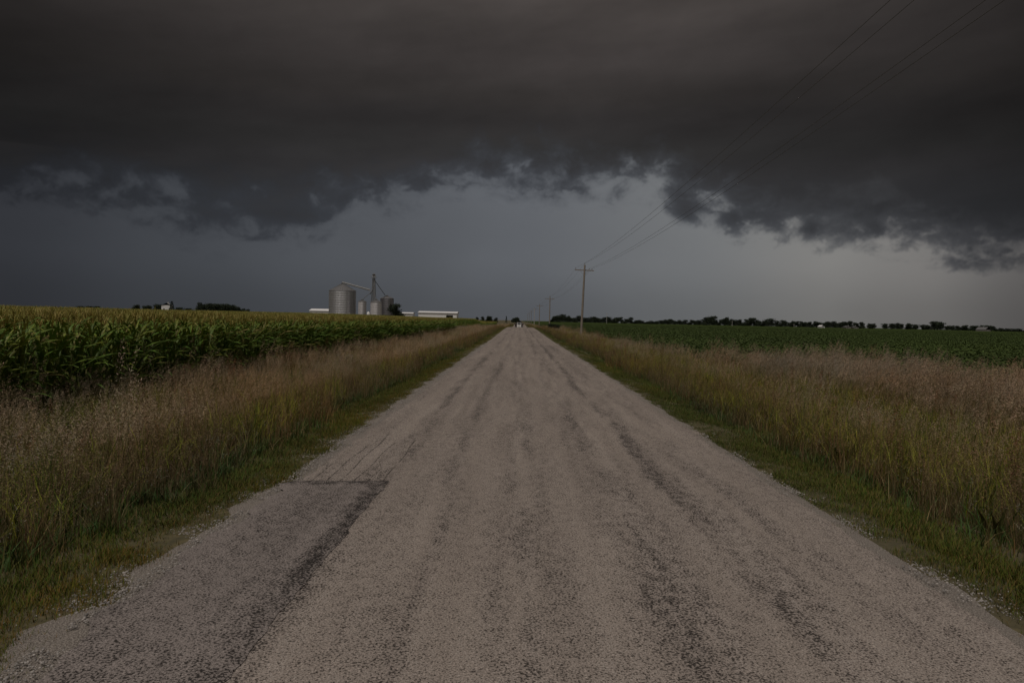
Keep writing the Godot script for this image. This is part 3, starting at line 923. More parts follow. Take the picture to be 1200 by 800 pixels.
# ------------------------------------------------------------------ trees
func make_tree(v: int, h: float) -> Array:
	var wood := Shape.new()
	var crown := Shape.new()
	var dark := lin(0.030, 0.040, 0.025)
	if v == 4:                                                   # conifer
		wood.tube(Vector3(0, -0.3, 0), Vector3(0, h * 0.95, 0), 0.2, 0.03, 6, lin(0.06, 0.045, 0.03))
		for j in 900:
			var t := rng.randf() ** 0.8
			var a := rnd(0, TAU)
			var r := (1.0 - t) * h * 0.2 * rnd(0.35, 1.1) + 0.1
			var out := Vector3(cos(a), -0.25, sin(a))
			leaflet(crown, Vector3(cos(a) * r * 0.6, h * (0.08 + 0.92 * t), sin(a) * r * 0.6), out.normalized(), rand_dir(), rnd(0.5, 0.9), 0.35, vary(lin(0.022, 0.036, 0.02), 0.3))
		return [wood.mesh(), crown.mesh()]
	wood.tube(Vector3(0, -0.3, 0), Vector3(0.1, h * 0.35, 0), h * 0.028, h * 0.02, 7, lin(0.065, 0.05, 0.035), false)
	var lobes := []
	for j in 20 + v * 2:
		var a := rnd(0, TAU)
		var r := h * rnd(0.05, 0.30)
		var c := Vector3(cos(a) * r, h * rnd(0.20, 0.86), sin(a) * r)
		lobes.append([c, h * rnd(0.14, 0.23)])
		wood.tube(Vector3(0.1, h * 0.33, 0), c, h * 0.013, h * 0.004, 5, lin(0.065, 0.05, 0.035), false)
	for j in 2200:
		var l: Array = lobes[rng.randi() % lobes.size()]
		var d := rand_dir()
		var p: Vector3 = l[0] + d * l[1] * rnd(0.45, 1.08) * Vector3(1.1, 0.8, 1.1)
		if p.y < h * 0.03: continue
		leaflet(crown, p, rand_dir(), rand_dir(), rnd(0.6, 1.2) * h / 11.0, rnd(0.45, 0.8) * h / 11.0, vary(dark, 0.35))
	return [wood.mesh(), crown.mesh()]

var tree_kinds := []
func tree(v: int, where: Vector3, h: float, wide: float, label: String, category: String, group: String, called := "leafy_tree") -> void:
	var o := thing(called, label, category, where, rnd(0, TAU), group)
	var k: Array = tree_kinds[v]
	var s := h / 12.0
	var t := Transform3D(Basis().scaled(Vector3(s * wide, s, s * wide)), Vector3.ZERO)
	part("trunk", k[0], M.wood_v, o, t)
	part("crown", k[1], M.crown, o, t)

func far_label(px: float, rise: float) -> String:
	if rise >= 7.9: return "tall broad tree rising above its neighbours in the far tree line"
	if px < 668.0: return "dark tree in the thick clump behind the row of power poles"
	if px < 742.0: return "dark tree in the low even wood past the tall power pole"
	if px < 774.0: return "scrubby low tree in the gap between the two far woods"
	if px < 828.0: return "small separate tree in the thin stretch of the far tree line"
	if px < 1014.0: return "dark tree in the long dense stretch of tree line past the beans"
	if px < 1092.0: return "small round tree in the far line with sky showing between"
	if px < 1138.0: return "dark tree in the low far clump next to the tall broad one"
	if px < 1165.0: return "rounded tree in the clump behind the tan barn"
	return "very low hazy tree where the far tree line runs out"

func build_trees() -> void:
	M.wood_v = paint("bark", Color.WHITE, 0.95); M.wood_v.vertex_color_use_as_albedo = true
	M.crown = leafy("tree_leaf", 0.8, 0.2)
	for v in 5: tree_kinds.append(make_tree(v, 12.0))
	# the far line beyond the beans: px, how far the crowns rise (px), for a line 1150 m off; the gaps are sky
	var line := [[648, 4.5], [652, 6.5], [656, 7], [660, 7.5], [664, 5.5]]
	for px in range(668, 740, 5): line.append([px, 5.0 + 1.0 * sin(px * 0.4)])
	for px in range(744, 772, 5): line.append([px, 2.0 + 0.5 * sin(px)])
	for px in [776, 781, 786, 791, 797, 803, 809, 815, 820, 825]: line.append([px, 3.0 + 1.4 * absf(sin(px * 1.7))])
	for px in range(829, 836, 3): line.append([px, 8.5])
	for px in range(839, 908, 5): line.append([px, 6.6 + 1.3 * sin(px * 0.23)])
	for px in range(911, 1012, 5): line.append([px, 5.2 + 1.0 * sin(px * 0.31 + 1.0)])
	for px in [1020, 1023, 1038, 1046, 1051, 1057, 1064, 1068, 1074, 1083, 1089]: line.append([px, 4.2 + 1.1 * absf(sin(px * 2.1))])
	for px in [1096, 1100, 1104]: line.append([px, 8.0])
	for px in [1111, 1117, 1123, 1129, 1134]: line.append([px, 4.6 + 0.9 * sin(px)])
	for px in [1141, 1146, 1152, 1158, 1163]: line.append([px, 4.6])
	for px in range(1168, 1240, 7): line.append([px, 2.0 + 0.5 * sin(px * 1.3)])
	for a in line:
		var away := 1150.0 + rnd(-40.0, 40.0)
		var p := on_ground(a[0] + rnd(-0.6, 0.6), away)
		var h: float = (a[1] + 2.2) / LENS * away * rnd(0.92, 1.12)
		tree(rng.randi() % 4, p, h, maxf(rnd(1.15, 1.5), 13.0 / h), far_label(a[0], a[1]), "tree", "far tree line beyond the beans")
	# beyond the end of the road
	for a in [[604.5, 371.3, 700.0, 1.25], [601.8, 372.5, 720.0, 1.1], [607.5, 372.2, 720.0, 1.2]]:
		var p := on_ground(a[0], a[2])
		tree(rng.randi() % 4, p, at(a[0], a[1], a[2]).y - p.y, a[3], "dark round tree in the clump at the far end of the road", "tree", "clump at the road end")
	var c := on_ground(593.3, 560.0)
	tree(4, c, at(593.3, 370.2, 560.0).y - c.y, 1.0, "lone narrow dark conifer beside the far end of the road", "tree", "", "conifer_tree")
	for a in [[566.0, 370.6], [571.5, 369.9], [574.0, 370.3], [581.0, 372.0], [559.0, 371.3]]:
		var p := on_ground(a[0], 600.0)
		tree(rng.randi() % 4, p, at(a[0], a[1], 600.0).y - p.y, 1.1, "small dark tree showing over the far end of the corn", "tree", "trees past the end of the corn")
	# farmstead trees on the corn side
	var q := on_ground(464.3, 400.0)
	tree(0, q, at(464.3, 355.0, 400.0).y - q.y, 1.15, "round dark tree beside the grey corrugated grain bin", "tree", "")
	for a in [[158.5, 357.2], [162.0, 356.6], [167.0, 357.8], [171.5, 357.6], [174.0, 358.2], [181.0, 357.0], [185.0, 356.2], [188.0, 356.8]]:
		var p := on_ground(a[0], 640.0)
		tree(rng.randi() % 4, p, at(a[0], a[1], 640.0).y - p.y, 1.05, "dark round tree in the grove beside the white farmhouse", "tree", "farmhouse grove")
	var e := on_ground(200.8, 625.0)
	tree(4, e, at(200.8, 352.8, 625.0).y - e.y, 1.5, "dark conifer standing close by the white farmhouse", "tree", "", "conifer_tree")
	for a in [[208.0, 360.3], [211.0, 360.0], [219.0, 361.0], [222.0, 361.0]]:
		var p := on_ground(a[0], 640.0)
		tree(rng.randi() % 4, p, at(a[0], a[1], 640.0).y - p.y, 1.2, "low dark shrub between the farmhouse and the windbreak", "shrub", "shrubs by the farmhouse", "shrub")
	for a in [[236.5, 354.0], [240.0, 356.0], [245.5, 354.8], [250.0, 355.5], [255.0, 355.8], [260.0, 356.0], [265.0, 355.6], [270.0, 357.5], [274.5, 357.2], [279.0, 359.0], [284.0, 361.0], [289.0, 362.0]]:
		var p := on_ground(a[0], 620.0)
		tree(rng.randi() % 4, p, at(a[0], a[1], 620.0).y - p.y, 1.1, "dark tree in the long windbreak that slopes down over the corn", "tree", "windbreak trees")
	for px in [92.0, 96.5, 101.0, 106.0, 110.5, 114.0]:
		var p := on_ground(px, 700.0)
		tree(rng.randi() % 4, p, at(px, 358.4, 700.0).y - p.y, 1.2, "distant low tree barely showing over the corn tassels", "tree", "distant trees over the corn")
	# dark shrub in the ditch grass
	var w := on_ground(650.0, 150.0)
	for k in 3:
		tree(2, w + Vector3(-0.75 + 0.7 * k, 0, rnd(-0.3, 0.3)), 1.55 - 0.1 * k, 0.9, "dark low bush standing in the tan grass near the power poles", "bush", "bushes in the ditch grass", "low_bush")

# ------------------------------------------------------------------ power line
const POLE_X := 7.95
func pole_spots() -> Array:
	var out := []
	for d in [-6.0, 102.0, 209.0, 316.0, 423.0, 530.0, 637.0, 760.0]: out.append(d)
	return out

func build_power_line() -> void:
	var wood := paint("weathered_pole", Color.WHITE, 0.9)
	wood.albedo_texture = noise_map(0.02, 5, lin(0.15, 0.125, 0.10), lin(0.34, 0.295, 0.255), 256, 41)
	wood.uv1_triplanar = true
	wood.uv1_scale = Vector3(4.0, 0.35, 4.0)
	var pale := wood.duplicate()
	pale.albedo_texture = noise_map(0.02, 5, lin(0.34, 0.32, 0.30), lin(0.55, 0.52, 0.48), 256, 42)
	var metal := paint("galvanised", lin(0.35, 0.35, 0.36), 0.5, 0.8)
	var glaze := paint("porcelain", lin(0.22, 0.20, 0.20), 0.25)
	var labels := ["weathered wooden power pole standing where the overhead wires leave the picture", "tall weathered wooden power pole rising from the tan grass beside the bean field", "second slim power pole along the road past the tall one", "third slim power pole along the road", "power pole coloured pale as if sunlit standing out among the distant poles", "distant grey power pole just past the pale one", "faint power pole far along the road", "farthest faint power pole of the line along the road"]
	var ends := []                                        # wire points at each pole
	var spots := pole_spots()
	for k in spots.size():
		var z: float = -spots[k]
		var g := ground_y(POLE_X, z)
		var o := thing("power_pole", labels[k], "power pole", Vector3(POLE_X, g, z), 0.0, "power poles along the road")
		var high := 9.35 if k < 6 else 9.0
		if k == 1: o.rotation.z = -0.03
		var s := Shape.new()
		s.lathe([Vector2(0.165, -0.4), Vector2(0.16, 0.3), Vector2(0.145, 3.0), Vector2(0.125, 6.5), Vector2(0.108, high), Vector2(0.0, high + 0.03)], 12)
		part("pole", s.mesh(), pale if k == 4 else wood, o)  # one pole takes the paler wood: sunlight on it put into the colour
		var arm := Shape.new()
		arm.box(Vector3(-1.22, high - 0.72, -0.17), Vector3(1.22, high - 0.60, -0.11))
		part("crossarm", arm.mesh(), wood, o)
		var br := Shape.new()
		for sx in [-1.0, 1.0]: br.tube(Vector3(0.55 * sx, high - 0.70, -0.18), Vector3(0.06 * sx, high - 1.25, -0.16), 0.014, 0.014, 4)
		part("brace", br.mesh(), metal, o)
		var tip := Shape.new()
		tip.lathe([Vector2(0.012, 0.0), Vector2(0.012, 0.10), Vector2(0.045, 0.10), Vector2(0.05, 0.14), Vector2(0.03, 0.16), Vector2(0.045, 0.18), Vector2(0.03, 0.22), Vector2(0.0, 0.24)], 8)
		var tm := tip.mesh()
		var tops := [Vector3(-1.12, high - 0.60, -0.14), Vector3(0.0, high + 0.02, 0.0), Vector3(0.96, high - 0.60, -0.14), Vector3(0.62, high - 0.60, -0.14)]
		for t in tops: part("insulator", tm, glaze, o, Transform3D(Basis(), t))
		var row := []
		for t in tops: row.append(o.transform * (t + Vector3(0, 0.22, 0)))
		ends.append(row)
	var cable := paint("conductor", lin(0.12, 0.115, 0.11), 0.6, 0.3)
	var said := ["overhead wire strung along the road side ends of the crossarms", "top overhead wire strung across the pole tops", "overhead wire strung along the field side ends of the crossarms", "overhead wire strung between the pole and the field side crossarm end"]
	for q in 4:
		var s := Shape.new()
		for k in ends.size() - 1:
			var a: Vector3 = ends[k][q]
			var b: Vector3 = ends[k + 1][q]
			var prev := a
			var n := 40 if k == 0 else 14
			for j in range(1, n + 1):
				var f := float(j) / n
				var p := a.lerp(b, f) - Vector3(0, 4.0 * 0.95 * f * (1.0 - f), 0)
				s.tube(prev, p, 0.007, 0.007, 5, Color.WHITE, false)
				prev = p
		tag(part("power_wire", s.mesh(), cable, self), said[q], "wire", "overhead wires")
	# the line of another road, far over the beans
	for a in [[711.0, 366.5, 950.0], [858.5, 376.0, 950.0], [931.0, 379.5, 1000.0]]:
		var p := on_ground(a[0], a[2])
		var o := thing("power_pole", "thin pale pole standing far out across the bean field", "power pole", p, 0.0, "poles across the bean field")
		var high: float = at(a[0], a[1], a[2]).y - p.y
		var s := Shape.new()
		s.tube(Vector3(0, -0.3, 0), Vector3(0, high, 0), 0.19, 0.13, 8)
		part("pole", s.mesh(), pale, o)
		var arm := Shape.new()
		arm.box(Vector3(-1.1, high - 0.9, -0.26), Vector3(1.1, high - 0.75, -0.16))
		part("crossarm", arm.mesh(), wood, o)

# ------------------------------------------------------------------ farmstead
func grain_bin(px0: float, px1: float, eave: float, apex: float, away: float, label: String, skin: Material) -> Node3D:
	var mid := (px0 + px1) / 2.0
	var p := on_ground(mid, away)
	var r := (px1 - px0) / 2.0 / LENS * away
	var h := at(mid, eave, away).y - p.y
	var top := at(mid, apex, away).y - p.y
	var o := thing("grain_bin", label, "grain bin", p, 0.0, "grain bins of the farmstead")
	var pad := Shape.new()
	pad.lathe([Vector2(r + 0.5, -0.6), Vector2(r + 0.5, 0.22), Vector2(0.0, 0.22)], 40)
	part("concrete_pad", pad.mesh(), M.concrete, o)
	var prof := []
	var tiers := int(h / 1.12)
	for t in tiers:
		for j in 8:
			var y := 0.22 + (h - 0.22) * (t + j / 8.0) / tiers
			prof.append(Vector2(r + 0.05 * sin(j * PI / 2.0) + (0.10 if j == 0 else 0.0), y))
	prof.append(Vector2(r, h))
	var wall := Shape.new()
	wall.lathe(prof, 56)
	part("wall", wall.mesh(), skin, o)
	var st := Shape.new()
	for j in 28:
		var a := TAU * (j + 0.5) / 28
		var d := Vector3(cos(a), 0, sin(a)) * (r + 0.06)
		st.tube(d + Vector3(0, 0.25, 0), d + Vector3(0, h, 0), 0.045, 0.045, 4, Color.WHITE, false)
	part("stiffener_ring", st.mesh(), skin, o)
	var roof := Shape.new()
	var neck := maxf(0.45, r * 0.09)
	roof.lathe([Vector2(r + 0.14, h - 0.12), Vector2(r + 0.16, h), Vector2(neck, top - 0.35)], 56)
	var rf := part("roof", roof.mesh(), M.roof_zinc, o)
	var rib := Shape.new()
	for j in 32:
		var a := TAU * j / 32
		var d := Vector3(cos(a), 0, sin(a))
		rib.tube(d * (r + 0.1) + Vector3(0, h + 0.05, 0), d * neck + Vector3(0, top - 0.3, 0), 0.05, 0.03, 4, Color.WHITE, false)
	part("roof_rib", rib.mesh(), M.roof_zinc, rf)
	var cap := Shape.new()
	cap.lathe([Vector2(neck + 0.05, top - 0.5), Vector2(neck + 0.05, top - 0.1), Vector2(neck + 0.2, top - 0.1), Vector2(0.0, top + 0.15)], 16)
	part("roof_cap", cap.mesh(), M.roof_zinc, o)
	var lad := Shape.new()
	var f := Vector3(sin(0.5), 0, cos(0.5)) * (r + 0.25)
	var side := Vector3(cos(0.5), 0, -sin(0.5)) * 0.25
	for sx in [-1.0, 1.0]: lad.tube(f + side * sx + Vector3(0, 0.4, 0), f + side * sx + Vector3(0, h + 0.4, 0), 0.03, 0.03, 4)
	for j in int(h / 0.6): lad.tube(f - side + Vector3(0, 0.6 + j * 0.6, 0), f + side + Vector3(0, 0.6 + j * 0.6, 0), 0.02, 0.02, 4)
	part("ladder", lad.mesh(), M.steel, o)
	var door := Shape.new()
	door.box(Vector3(-0.5, 0.5, r - 0.1), Vector3(0.5, 2.3, r + 0.1))
	part("door", door.mesh(), M.steel, o)
	return o

func build_farmstead() -> void:
	M.concrete = paint("concrete", lin(0.34, 0.33, 0.31), 0.95)
	var zinc := paint("corrugated_zinc", lin(0.70, 0.72, 0.76), 0.38, 0.8)
	zinc.albedo_texture = noise_map(0.02, 4, lin(0.62, 0.60, 0.60), lin(1.0, 0.98, 0.96), 256, 51)
	zinc.uv1_triplanar = true
	zinc.uv1_scale = Vector3(0.12, 0.5, 0.12)
	var dull := zinc.duplicate()
	dull.albedo_color = lin(0.36, 0.36, 0.39).linear_to_srgb()
	var bright := zinc.duplicate()
	bright.metallic = 0.4
	bright.albedo_color = lin(0.86, 0.86, 0.89).linear_to_srgb()
	M.roof_zinc = paint("roof_zinc", lin(0.15, 0.147, 0.15), 0.6, 0.4)
	M.steel = paint("steel", lin(0.30, 0.30, 0.30), 0.5, 0.7)
	M.white_metal = paint("white_sheet", lin(0.82, 0.81, 0.80), 0.55)
	M.white_roof = paint("white_roof_sheet", lin(0.74, 0.73, 0.73), 0.5)
	var far := 400.0
	grain_bin(385.3, 416.2, 340.6, 331.5, far, "largest corrugated steel grain bin, reached by the sloping conveyor", zinc)
	grain_bin(419.6, 428.6, 353.2, 350.6, far - 6.0, "small pale grain bin next to the largest bin", bright)
	grain_bin(434.0, 446.8, 353.9, 350.2, far - 14.0, "pale mid sized grain bin with a pointed roof under the elevator tower", bright)
	grain_bin(445.5, 460.6, 349.6, 345.8, far + 14.0, "dull grey grain bin behind the pale pointed one", dull)
	# bucket elevator tower
	var b := on_ground(437.2, far + 2.0)
	var top := at(437.8, 320.6, far + 2.0).y - b.y
	var o := thing("elevator_tower", "slender steel grain elevator tower rising between the bins", "grain elevator", b)
	var fr := Shape.new()
	var w := 1.0
	for sx in [-1.0, 1.0]:
		for sz in [-1.0, 1.0]: fr.tube(Vector3(w * sx * 1.5, 0, w * sz * 1.5), Vector3(w * sx * 0.55, top - 2.2, w * sz * 0.55), 0.10, 0.08, 5)
	var lv := 7
	for j in lv:
		var y0 := (top - 2.2) * j / lv
		var y1 := (top - 2.2) * (j + 1) / lv
		var e0 := lerpf(1.5, 0.55, float(j) / lv)
		var e1 := lerpf(1.5, 0.55, float(j + 1) / lv)
		for sd in [-1.0, 1.0]:
			fr.tube(Vector3(-e0, y0, e0 * sd), Vector3(e1, y1, e1 * sd), 0.05, 0.05, 4)
			fr.tube(Vector3(e0, y0, e0 * sd), Vector3(-e1, y1, e1 * sd), 0.05, 0.05, 4)
			fr.tube(Vector3(-e1, y1, e1 * sd), Vector3(e1, y1, e1 * sd), 0.05, 0.05, 4)
			fr.tube(Vector3(e0 * sd, y0, -e0), Vector3(e1 * sd, y1, e1), 0.05, 0.05, 4)
			fr.tube(Vector3(e1 * sd, y1, -e1), Vector3(e1 * sd, y1, e1), 0.05, 0.05, 4)
	part("lattice_frame", fr.mesh(), M.steel, o)
	var leg := Shape.new()
	leg.box(Vector3(-0.42, 0, -0.25), Vector3(-0.1, top - 1.6, 0.25))
	leg.box(Vector3(0.12, 0, -0.25), Vector3(0.44, top - 1.6, 0.25))
	part("leg_casing", leg.mesh(), M.steel, o)
	var head := Shape.new()
	head.box(Vector3(-0.75, top - 1.7, -0.45), Vector3(0.75, top - 0.5, 0.45))
	head.tube(Vector3(0, top - 0.55, -0.45), Vector3(0, top - 0.55, 0.45), 0.7, 0.7, 14)
	part("head_box", head.mesh(), M.steel, o)
	var deck := Shape.new()
	deck.box(Vector3(-1.3, top - 2.25, -1.1), Vector3(1.3, top - 2.15, 1.1))
	for sx in [-1.3, 1.3]:
		for sz in [-1.1, 1.1]: deck.tube(Vector3(sx, top - 2.2, sz), Vector3(sx, top - 1.1, sz), 0.03, 0.03, 4)
	for sz in [-1.1, 1.1]: deck.tube(Vector3(-1.3, top - 1.12, sz), Vector3(1.3, top - 1.12, sz), 0.03, 0.03, 4)
	part("platform", deck.mesh(), M.steel, o)
	for a in [[434.6, 341.0, 440.3, 350.4, far - 14.0], [439.4, 333.0, 433.6, 345.0, far], [437.8, 327.0, 451.5, 346.4, far + 14.0], [434.2, 340.0, 424.5, 351.0, far - 6.0]]:
		var sp := Shape.new()
		var from := b + Vector3((at(a[0], a[1], far).x - b.x) * 0.3, at(a[0], a[1], far).y - b.y, 0)
		sp.tube(from - b, at(a[2], a[3], a[4]) - b, 0.15, 0.15, 7)
		part("spout", sp.mesh(), M.roof_zinc, o)
	# conveyor bridge to the big bin
	var c0 := at(400.8, 331.2, far)
	var c1 := at(433.6, 340.2, far + 1.0)
	var cv := thing("conveyor_bridge", "sloping covered conveyor running from the tower to the largest bin top", "conveyor", c0)
	var d := c1 - c0
	var tube := Shape.new()
	tube.tube(Vector3(0, 0.2, 0), d + Vector3(0, 0.2, 0), 0.36, 0.36, 8)
	part("conveyor_trough", tube.mesh(), M.steel, cv)
	var rail := Shape.new()
	for sz in [-0.6, 0.6]:
		rail.tube(Vector3(0, 0.75, sz), d + Vector3(0, 0.75, sz), 0.04, 0.04, 4)
		rail.tube(Vector3(0, -0.3, sz), d + Vector3(0, -0.3, sz), 0.07, 0.07, 4)
		for j in 13:
			var q := d * (j / 12.0)
			rail.tube(q + Vector3(0, -0.3, sz), q + Vector3(0, 0.75, sz), 0.03, 0.03, 4)
	part("catwalk_rail", rail.mesh(), M.steel, cv)
	# small white hopper tank at the tower's foot
	var h := on_ground(431.4, far - 16.0)
	var ht := thing("hopper_tank", "tiny white tank standing between the two pale bins", "tank", h)
	var tk := Shape.new()
	tk.lathe([Vector2(0.0, 0.3), Vector2(0.75, 0.9), Vector2(0.75, 3.2), Vector2(0.15, 3.7), Vector2(0.0, 3.7)], 16)
	part("tank_shell", tk.mesh(), M.white_metal, ht)
	for k in 4:
		var ls := Shape.new()
		var a := PI / 4 + k * PI / 2
		ls.tube(Vector3(cos(a) * 0.7, -0.1, sin(a) * 0.7), Vector3(cos(a) * 0.7, 1.2, sin(a) * 0.7), 0.06, 0.06, 5)
		part("leg", ls.mesh(), M.steel, ht)
	# sheds
	shed(490.0, 535.0, 366.4, 364.6, 415.0, 12.0, "long white metal shed standing apart with a dark open doorway", true)
	shed(362.5, 386.0, 364.0, 361.6, 430.0, 10.0, "low white metal shed partly behind the largest grain bin", false)
	shed(459.5, 483.0, 367.0, 365.6, 420.0, 9.0, "low pale shed roof just right of the round tree by the bins".replace("just right of", "next to"), false)
	house(195.3, 630.0, 7.6, 361.0, 357.6, 354.9, 0.35, "white gabled farmhouse among dark trees behind the corn", M.white_metal)
	var tan_wall := paint("tan_siding", lin(0.20, 0.18, 0.165), 0.8)
	house(963.0, 1040.0, 5.5, 384.5, 382.6, 381.0, 0.2, "small white house at the edge of the bean field before the trees", M.white_metal)
	house(994.0, 1060.0, 9.0, 385.2, 383.0, 381.8, 0.0, "low grey roofed farm building at the foot of the far trees", tan_wall)
	house(1002.5, 1045.0, 6.0, 385.8, 384.0, 382.8, 0.0, "small weathered shed close to the low grey roofed farm building", tan_wall)
	house(1153.0, 1090.0, 10.0, 389.0, 386.0, 383.2, 0.4, "tan barn in front of the rounded trees of the far line", tan_wall)

func shed(px0: float, px1: float, eave: float, ridge: float, away: float, depth: float, label: String, doorway: bool) -> void:
	var mid := (px0 + px1) / 2.0
	var p := on_ground(mid, away)
	var hw := (px1 - px0) / 2.0 / LENS * away
	var e := at(mid, eave, away).y - p.y
	var r := at(mid, ridge, away).y - p.y
	var o := thing("metal_shed", label, "shed", p, 0.0, "sheds of the farmstead")
	var gap := hw * 0.45
	var wl := Shape.new()
	if doorway:
		wl.box(Vector3(-hw, -0.3, -depth), Vector3(gap, e, 0.0))
		wl.box(Vector3(gap + 3.6, -0.3, -depth), Vector3(hw, e, 0.0))
		wl.box(Vector3(gap, e - 1.15, -depth), Vector3(gap + 3.6, e, -0.01))
		wl.box(Vector3(gap, -0.3, -depth), Vector3(gap + 3.6, e - 1.15, -depth + 0.3))
	else:
		wl.box(Vector3(-hw, -0.3, -depth), Vector3(hw, e, 0.0))
	for j in int(hw * 2.0): wl.box(Vector3(-hw + 0.4 + j, 0.0, 0.0), Vector3(-hw + 0.46 + j, e - 0.1 if not (doorway and -hw + 0.4 + j > gap - 0.2 and -hw + 0.4 + j < gap + 3.7) else 0.01, 0.035))
	part("wall", wl.mesh(), M.white_metal, o)
	var rf := Shape.new()
	var ov := 0.35
	rf.quad(Vector3(-hw - ov, e - 0.03, ov), Vector3(-hw - ov, r, -depth / 2), Vector3(hw + ov, r, -depth / 2), Vector3(hw + ov, e - 0.03, ov))
	rf.quad(Vector3(hw + ov, e - 0.03, -depth - ov), Vector3(hw + ov, r, -depth / 2), Vector3(-hw - ov, r, -depth / 2), Vector3(-hw - ov, e - 0.03, -depth - ov))
	for sx in [-hw, hw]: rf.quad(Vector3(sx, e, 0), Vector3(sx, r - 0.05, -depth / 2), Vector3(sx, e, -depth), Vector3(sx, e - 0.01, -depth / 2))
	for sx in [-1.0, 1.0]: rf.box(Vector3(sx * (hw + ov) - 0.04, e - 0.16, ov - 0.06), Vector3(sx * (hw + ov) + 0.04, e, ov))
	part("roof", rf.mesh(), M.white_roof, o)
	var fl := Shape.new()
	fl.box(Vector3(-hw - ov, e - 0.22, ov - 0.03), Vector3(hw + ov, e - 0.05, ov + 0.04))
	part("gutter", fl.mesh(), M.steel, o)

func house(px: float, away: float, wide: float, foot: float, eave: float, ridge: float, turn: float, label: String, skin: Material) -> void:
	var p := on_ground(px, away)
	var e := maxf(2.4, at(px, eave, away).y - p.y)
	var r := maxf(e + 1.2, at(px, ridge, away).y - p.y)
	var o := thing("farm_house" if skin == M.white_metal else "farm_barn", label, "house" if skin == M.white_metal else "barn", p, turn, "far farm buildings")
	var hw := wide / 2.0
	var dp := wide * 0.7
	var s := Shape.new()
	s.box(Vector3(-hw, -0.4, -dp), Vector3(hw, e, dp))
	for sz in [-dp, dp]: s.quad(Vector3(-hw, e, sz), Vector3(0, r, sz), Vector3(0, r, sz), Vector3(hw, e, sz))
	part("wall", s.mesh(), skin, o)
	var rf := Shape.new()
	for sx in [-1.0, 1.0]:
		var a := Vector3(sx * (hw + 0.35), e - 0.25, -dp - 0.3)
		var b := Vector3(0, r + 0.08, -dp - 0.3)
		var l := Vector3(0, 0, 2.0 * dp + 0.6)
		rf.quad(a, b, b + l, a + l)
		rf.quad(a + l - Vector3(0, 0.12, 0), b + l - Vector3(0, 0.12, 0), b - Vector3(0, 0.12, 0), a - Vector3(0, 0.12, 0))
	var roof := part("roof", rf.mesh(), M.white_roof if skin == M.white_metal else M.roof_zinc, o)
	var ch := Shape.new()
	ch.box(Vector3(0.5, r - 0.6, -0.4), Vector3(1.1, r + 0.9, 0.2))
	part("chimney", ch.mesh(), M.concrete, roof)
	for k in 2:
		var w := part("window", box_mesh(Vector3(0.9, 1.2, 0.08)), M.dark_glass, o, Transform3D(Basis(), Vector3(-hw * 0.5 + hw * k, e * 0.55, dp + 0.03)))
		part("sill", box_mesh(Vector3(1.1, 0.08, 0.16)), M.white_metal, w, Transform3D(Basis(), Vector3(0, -0.66, 0.04)))
	part("door", box_mesh(Vector3(1.0, 2.0, 0.08)), M.steel, o, Transform3D(Basis(), Vector3(0, 0.9, dp + 0.03)))

func box_mesh(size: Vector3) -> Mesh:
	var b := BoxMesh.new()
	b.size = size
	return b

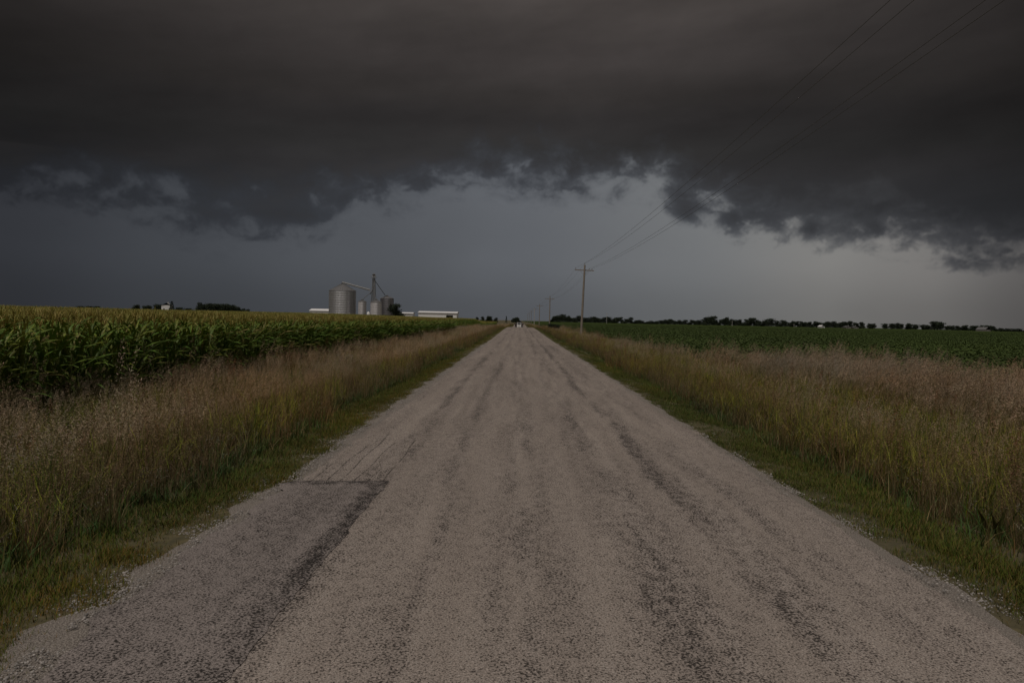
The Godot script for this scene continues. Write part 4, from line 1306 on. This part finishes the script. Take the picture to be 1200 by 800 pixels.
# ------------------------------------------------------------------ the van driving off down the road
func build_van() -> void:
	var white := paint("white_paint", lin(0.78, 0.77, 0.76), 0.35)
	white.clearcoat_enabled = true
	white.clearcoat = 0.5
	var rubber := paint("rubber", lin(0.02, 0.02, 0.02), 0.9)
	var trim := paint("black_trim", lin(0.035, 0.035, 0.035), 0.6)
	var red := paint("red_lens", lin(0.16, 0.03, 0.03), 0.25)
	var z := -192.0
	var o := thing("white_van", "small white van on the road in the distance", "van", Vector3(-0.02, road_y(0.0, z), z))
	# rings along the length, rear (toward +z) first: z, half width at the sill, half width at the roof, floor, roof
	var body := Shape.new()
	var rings := [[2.30, 0.88, 0.52, 0.38, 1.60], [2.22, 0.93, 0.58, 0.32, 1.68], [1.2, 0.95, 0.64, 0.28, 1.74], [-0.6, 0.95, 0.64, 0.28, 1.70], [-0.9, 0.95, 0.62, 0.28, 1.60], [-1.65, 0.94, 0.84, 0.28, 1.10], [-2.2, 0.88, 0.76, 0.30, 0.92], [-2.4, 0.74, 0.64, 0.38, 0.72]]
	for r in rings:
		var mid: float = lerpf(r[3], r[4], 0.52)
		for q in [Vector2(-r[1] * 0.9, r[3]), Vector2(-r[1], r[3] + 0.18), Vector2(-r[1], mid), Vector2(-r[2], r[4] - 0.1), Vector2(-r[2] * 0.8, r[4]), Vector2(r[2] * 0.8, r[4]), Vector2(r[2], r[4] - 0.1), Vector2(r[1], mid), Vector2(r[1], r[3] + 0.18), Vector2(r[1] * 0.9, r[3])]:
			body.put(Vector3(q.x, q.y, r[0]), Vector3(q.x, (q.y - 0.9) * 1.2, r[0] * 0.1).normalized())
	for j in rings.size() - 1:
		for q in 10:
			var a := j * 10 + q
			var b := j * 10 + (q + 1) % 10
			body.tri(a, b, a + 10); body.tri(b, b + 10, a + 10)
	for e in [0, rings.size() - 1]:
		var away := Vector3(0, 0, 1.0 if e == 0 else -1.0)
		var m := body.put(Vector3(0, 0.8 if e == 0 else 0.55, rings[e][0]), away)
		var f := body.v.size()
		for q in 10: body.put(body.v[e * 10 + q], away)
		for q in 10:
			if e == 0: body.tri(m, f + (q + 1) % 10, f + q)
			else: body.tri(m, f + q, f + (q + 1) % 10)
	part("body", body.mesh(), white, o)
	for sx in [-1.0, 1.0]:
		var door := part("rear_door", box_mesh(Vector3(0.50, 1.06, 0.05)), white, o, Transform3D(Basis(), Vector3(sx * 0.275, 1.0, 2.31)))
		part("pane", box_mesh(Vector3(0.44, 0.42, 0.03)), M.grey_glass, door, Transform3D(Basis(), Vector3(-sx * 0.08, 0.26, 0.02)))
		part("handle", box_mesh(Vector3(0.05, 0.2, 0.04)), trim, door, Transform3D(Basis(), Vector3(-sx * 0.26, -0.1, 0.04)))
		part("tail_light", box_mesh(Vector3(0.09, 0.24, 0.06)), red, o, Transform3D(Basis(), Vector3(sx * 0.77, 0.92, 2.29)))
		part("headlight", box_mesh(Vector3(0.26, 0.14, 0.08)), M.lamp_glass, o, Transform3D(Basis(), Vector3(sx * 0.56, 0.66, -2.38)))
		part("mirror", box_mesh(Vector3(0.2, 0.24, 0.1)), trim, o, Transform3D(Basis(), Vector3(sx * 1.06, 1.16, -1.1)))
		var sw := Shape.new()
		var p := [Vector3(sx * 0.955, 1.10, -1.35), Vector3(sx * 0.70, 1.55, -0.85), Vector3(sx * 0.70, 1.58, -0.2), Vector3(sx * 0.955, 1.12, -0.2)]
		if sx > 0: sw.quad(p[3], p[2], p[1], p[0])
		else: sw.quad(p[0], p[1], p[2], p[3])
		part("side_window", sw.mesh(), M.dark_glass, o)
		for zz in [1.45, -1.55]:
			var ty := Shape.new()
			ty.tube(Vector3(-0.11, 0, 0), Vector3(0.11, 0, 0), 0.34, 0.34, 18)
			var wheel := part("wheel", ty.mesh(), rubber, o, Transform3D(Basis(), Vector3(sx * 0.85, 0.34, zz)))
			var rm := Shape.new()
			rm.tube(Vector3(-0.115, 0, 0), Vector3(0.115, 0, 0), 0.2, 0.2, 12)
			part("rim", rm.mesh(), M.steel, wheel)
	var ws := Shape.new()
	ws.quad(Vector3(0.82, 1.12, -1.64), Vector3(0.70, 1.66, -0.96), Vector3(-0.70, 1.66, -0.96), Vector3(-0.82, 1.12, -1.64))
	part("windscreen", ws.mesh(), M.dark_glass, o)
	part("bumper", box_mesh(Vector3(1.6, 0.16, 0.14)), trim, o, Transform3D(Basis(), Vector3(0, 0.40, 2.32)))

# ------------------------------------------------------------------ all of it
func _ready() -> void:
	rng.seed = 7
	n_soft.seed = 3; n_soft.frequency = 0.05; n_soft.fractal_octaves = 3; n_soft.noise_type = FastNoiseLite.TYPE_SIMPLEX_SMOOTH
	n_fine.seed = 9; n_fine.frequency = 0.3; n_fine.fractal_octaves = 3; n_fine.noise_type = FastNoiseLite.TYPE_SIMPLEX_SMOOTH
	set_view()
	M.dark_glass = paint("dark_glass", lin(0.03, 0.035, 0.04), 0.08)
	M.grey_glass = paint("grey_glass", lin(0.16, 0.17, 0.18), 0.1, 0.5)
	M.lamp_glass = paint("lamp_glass", lin(0.6, 0.6, 0.58), 0.15)
	build_ground()
	build_road()
	build_farmstead()
	build_trees()
	build_power_line()
	build_van()
	build_corn()
	build_beans()
	build_grass()
	build_gravel()
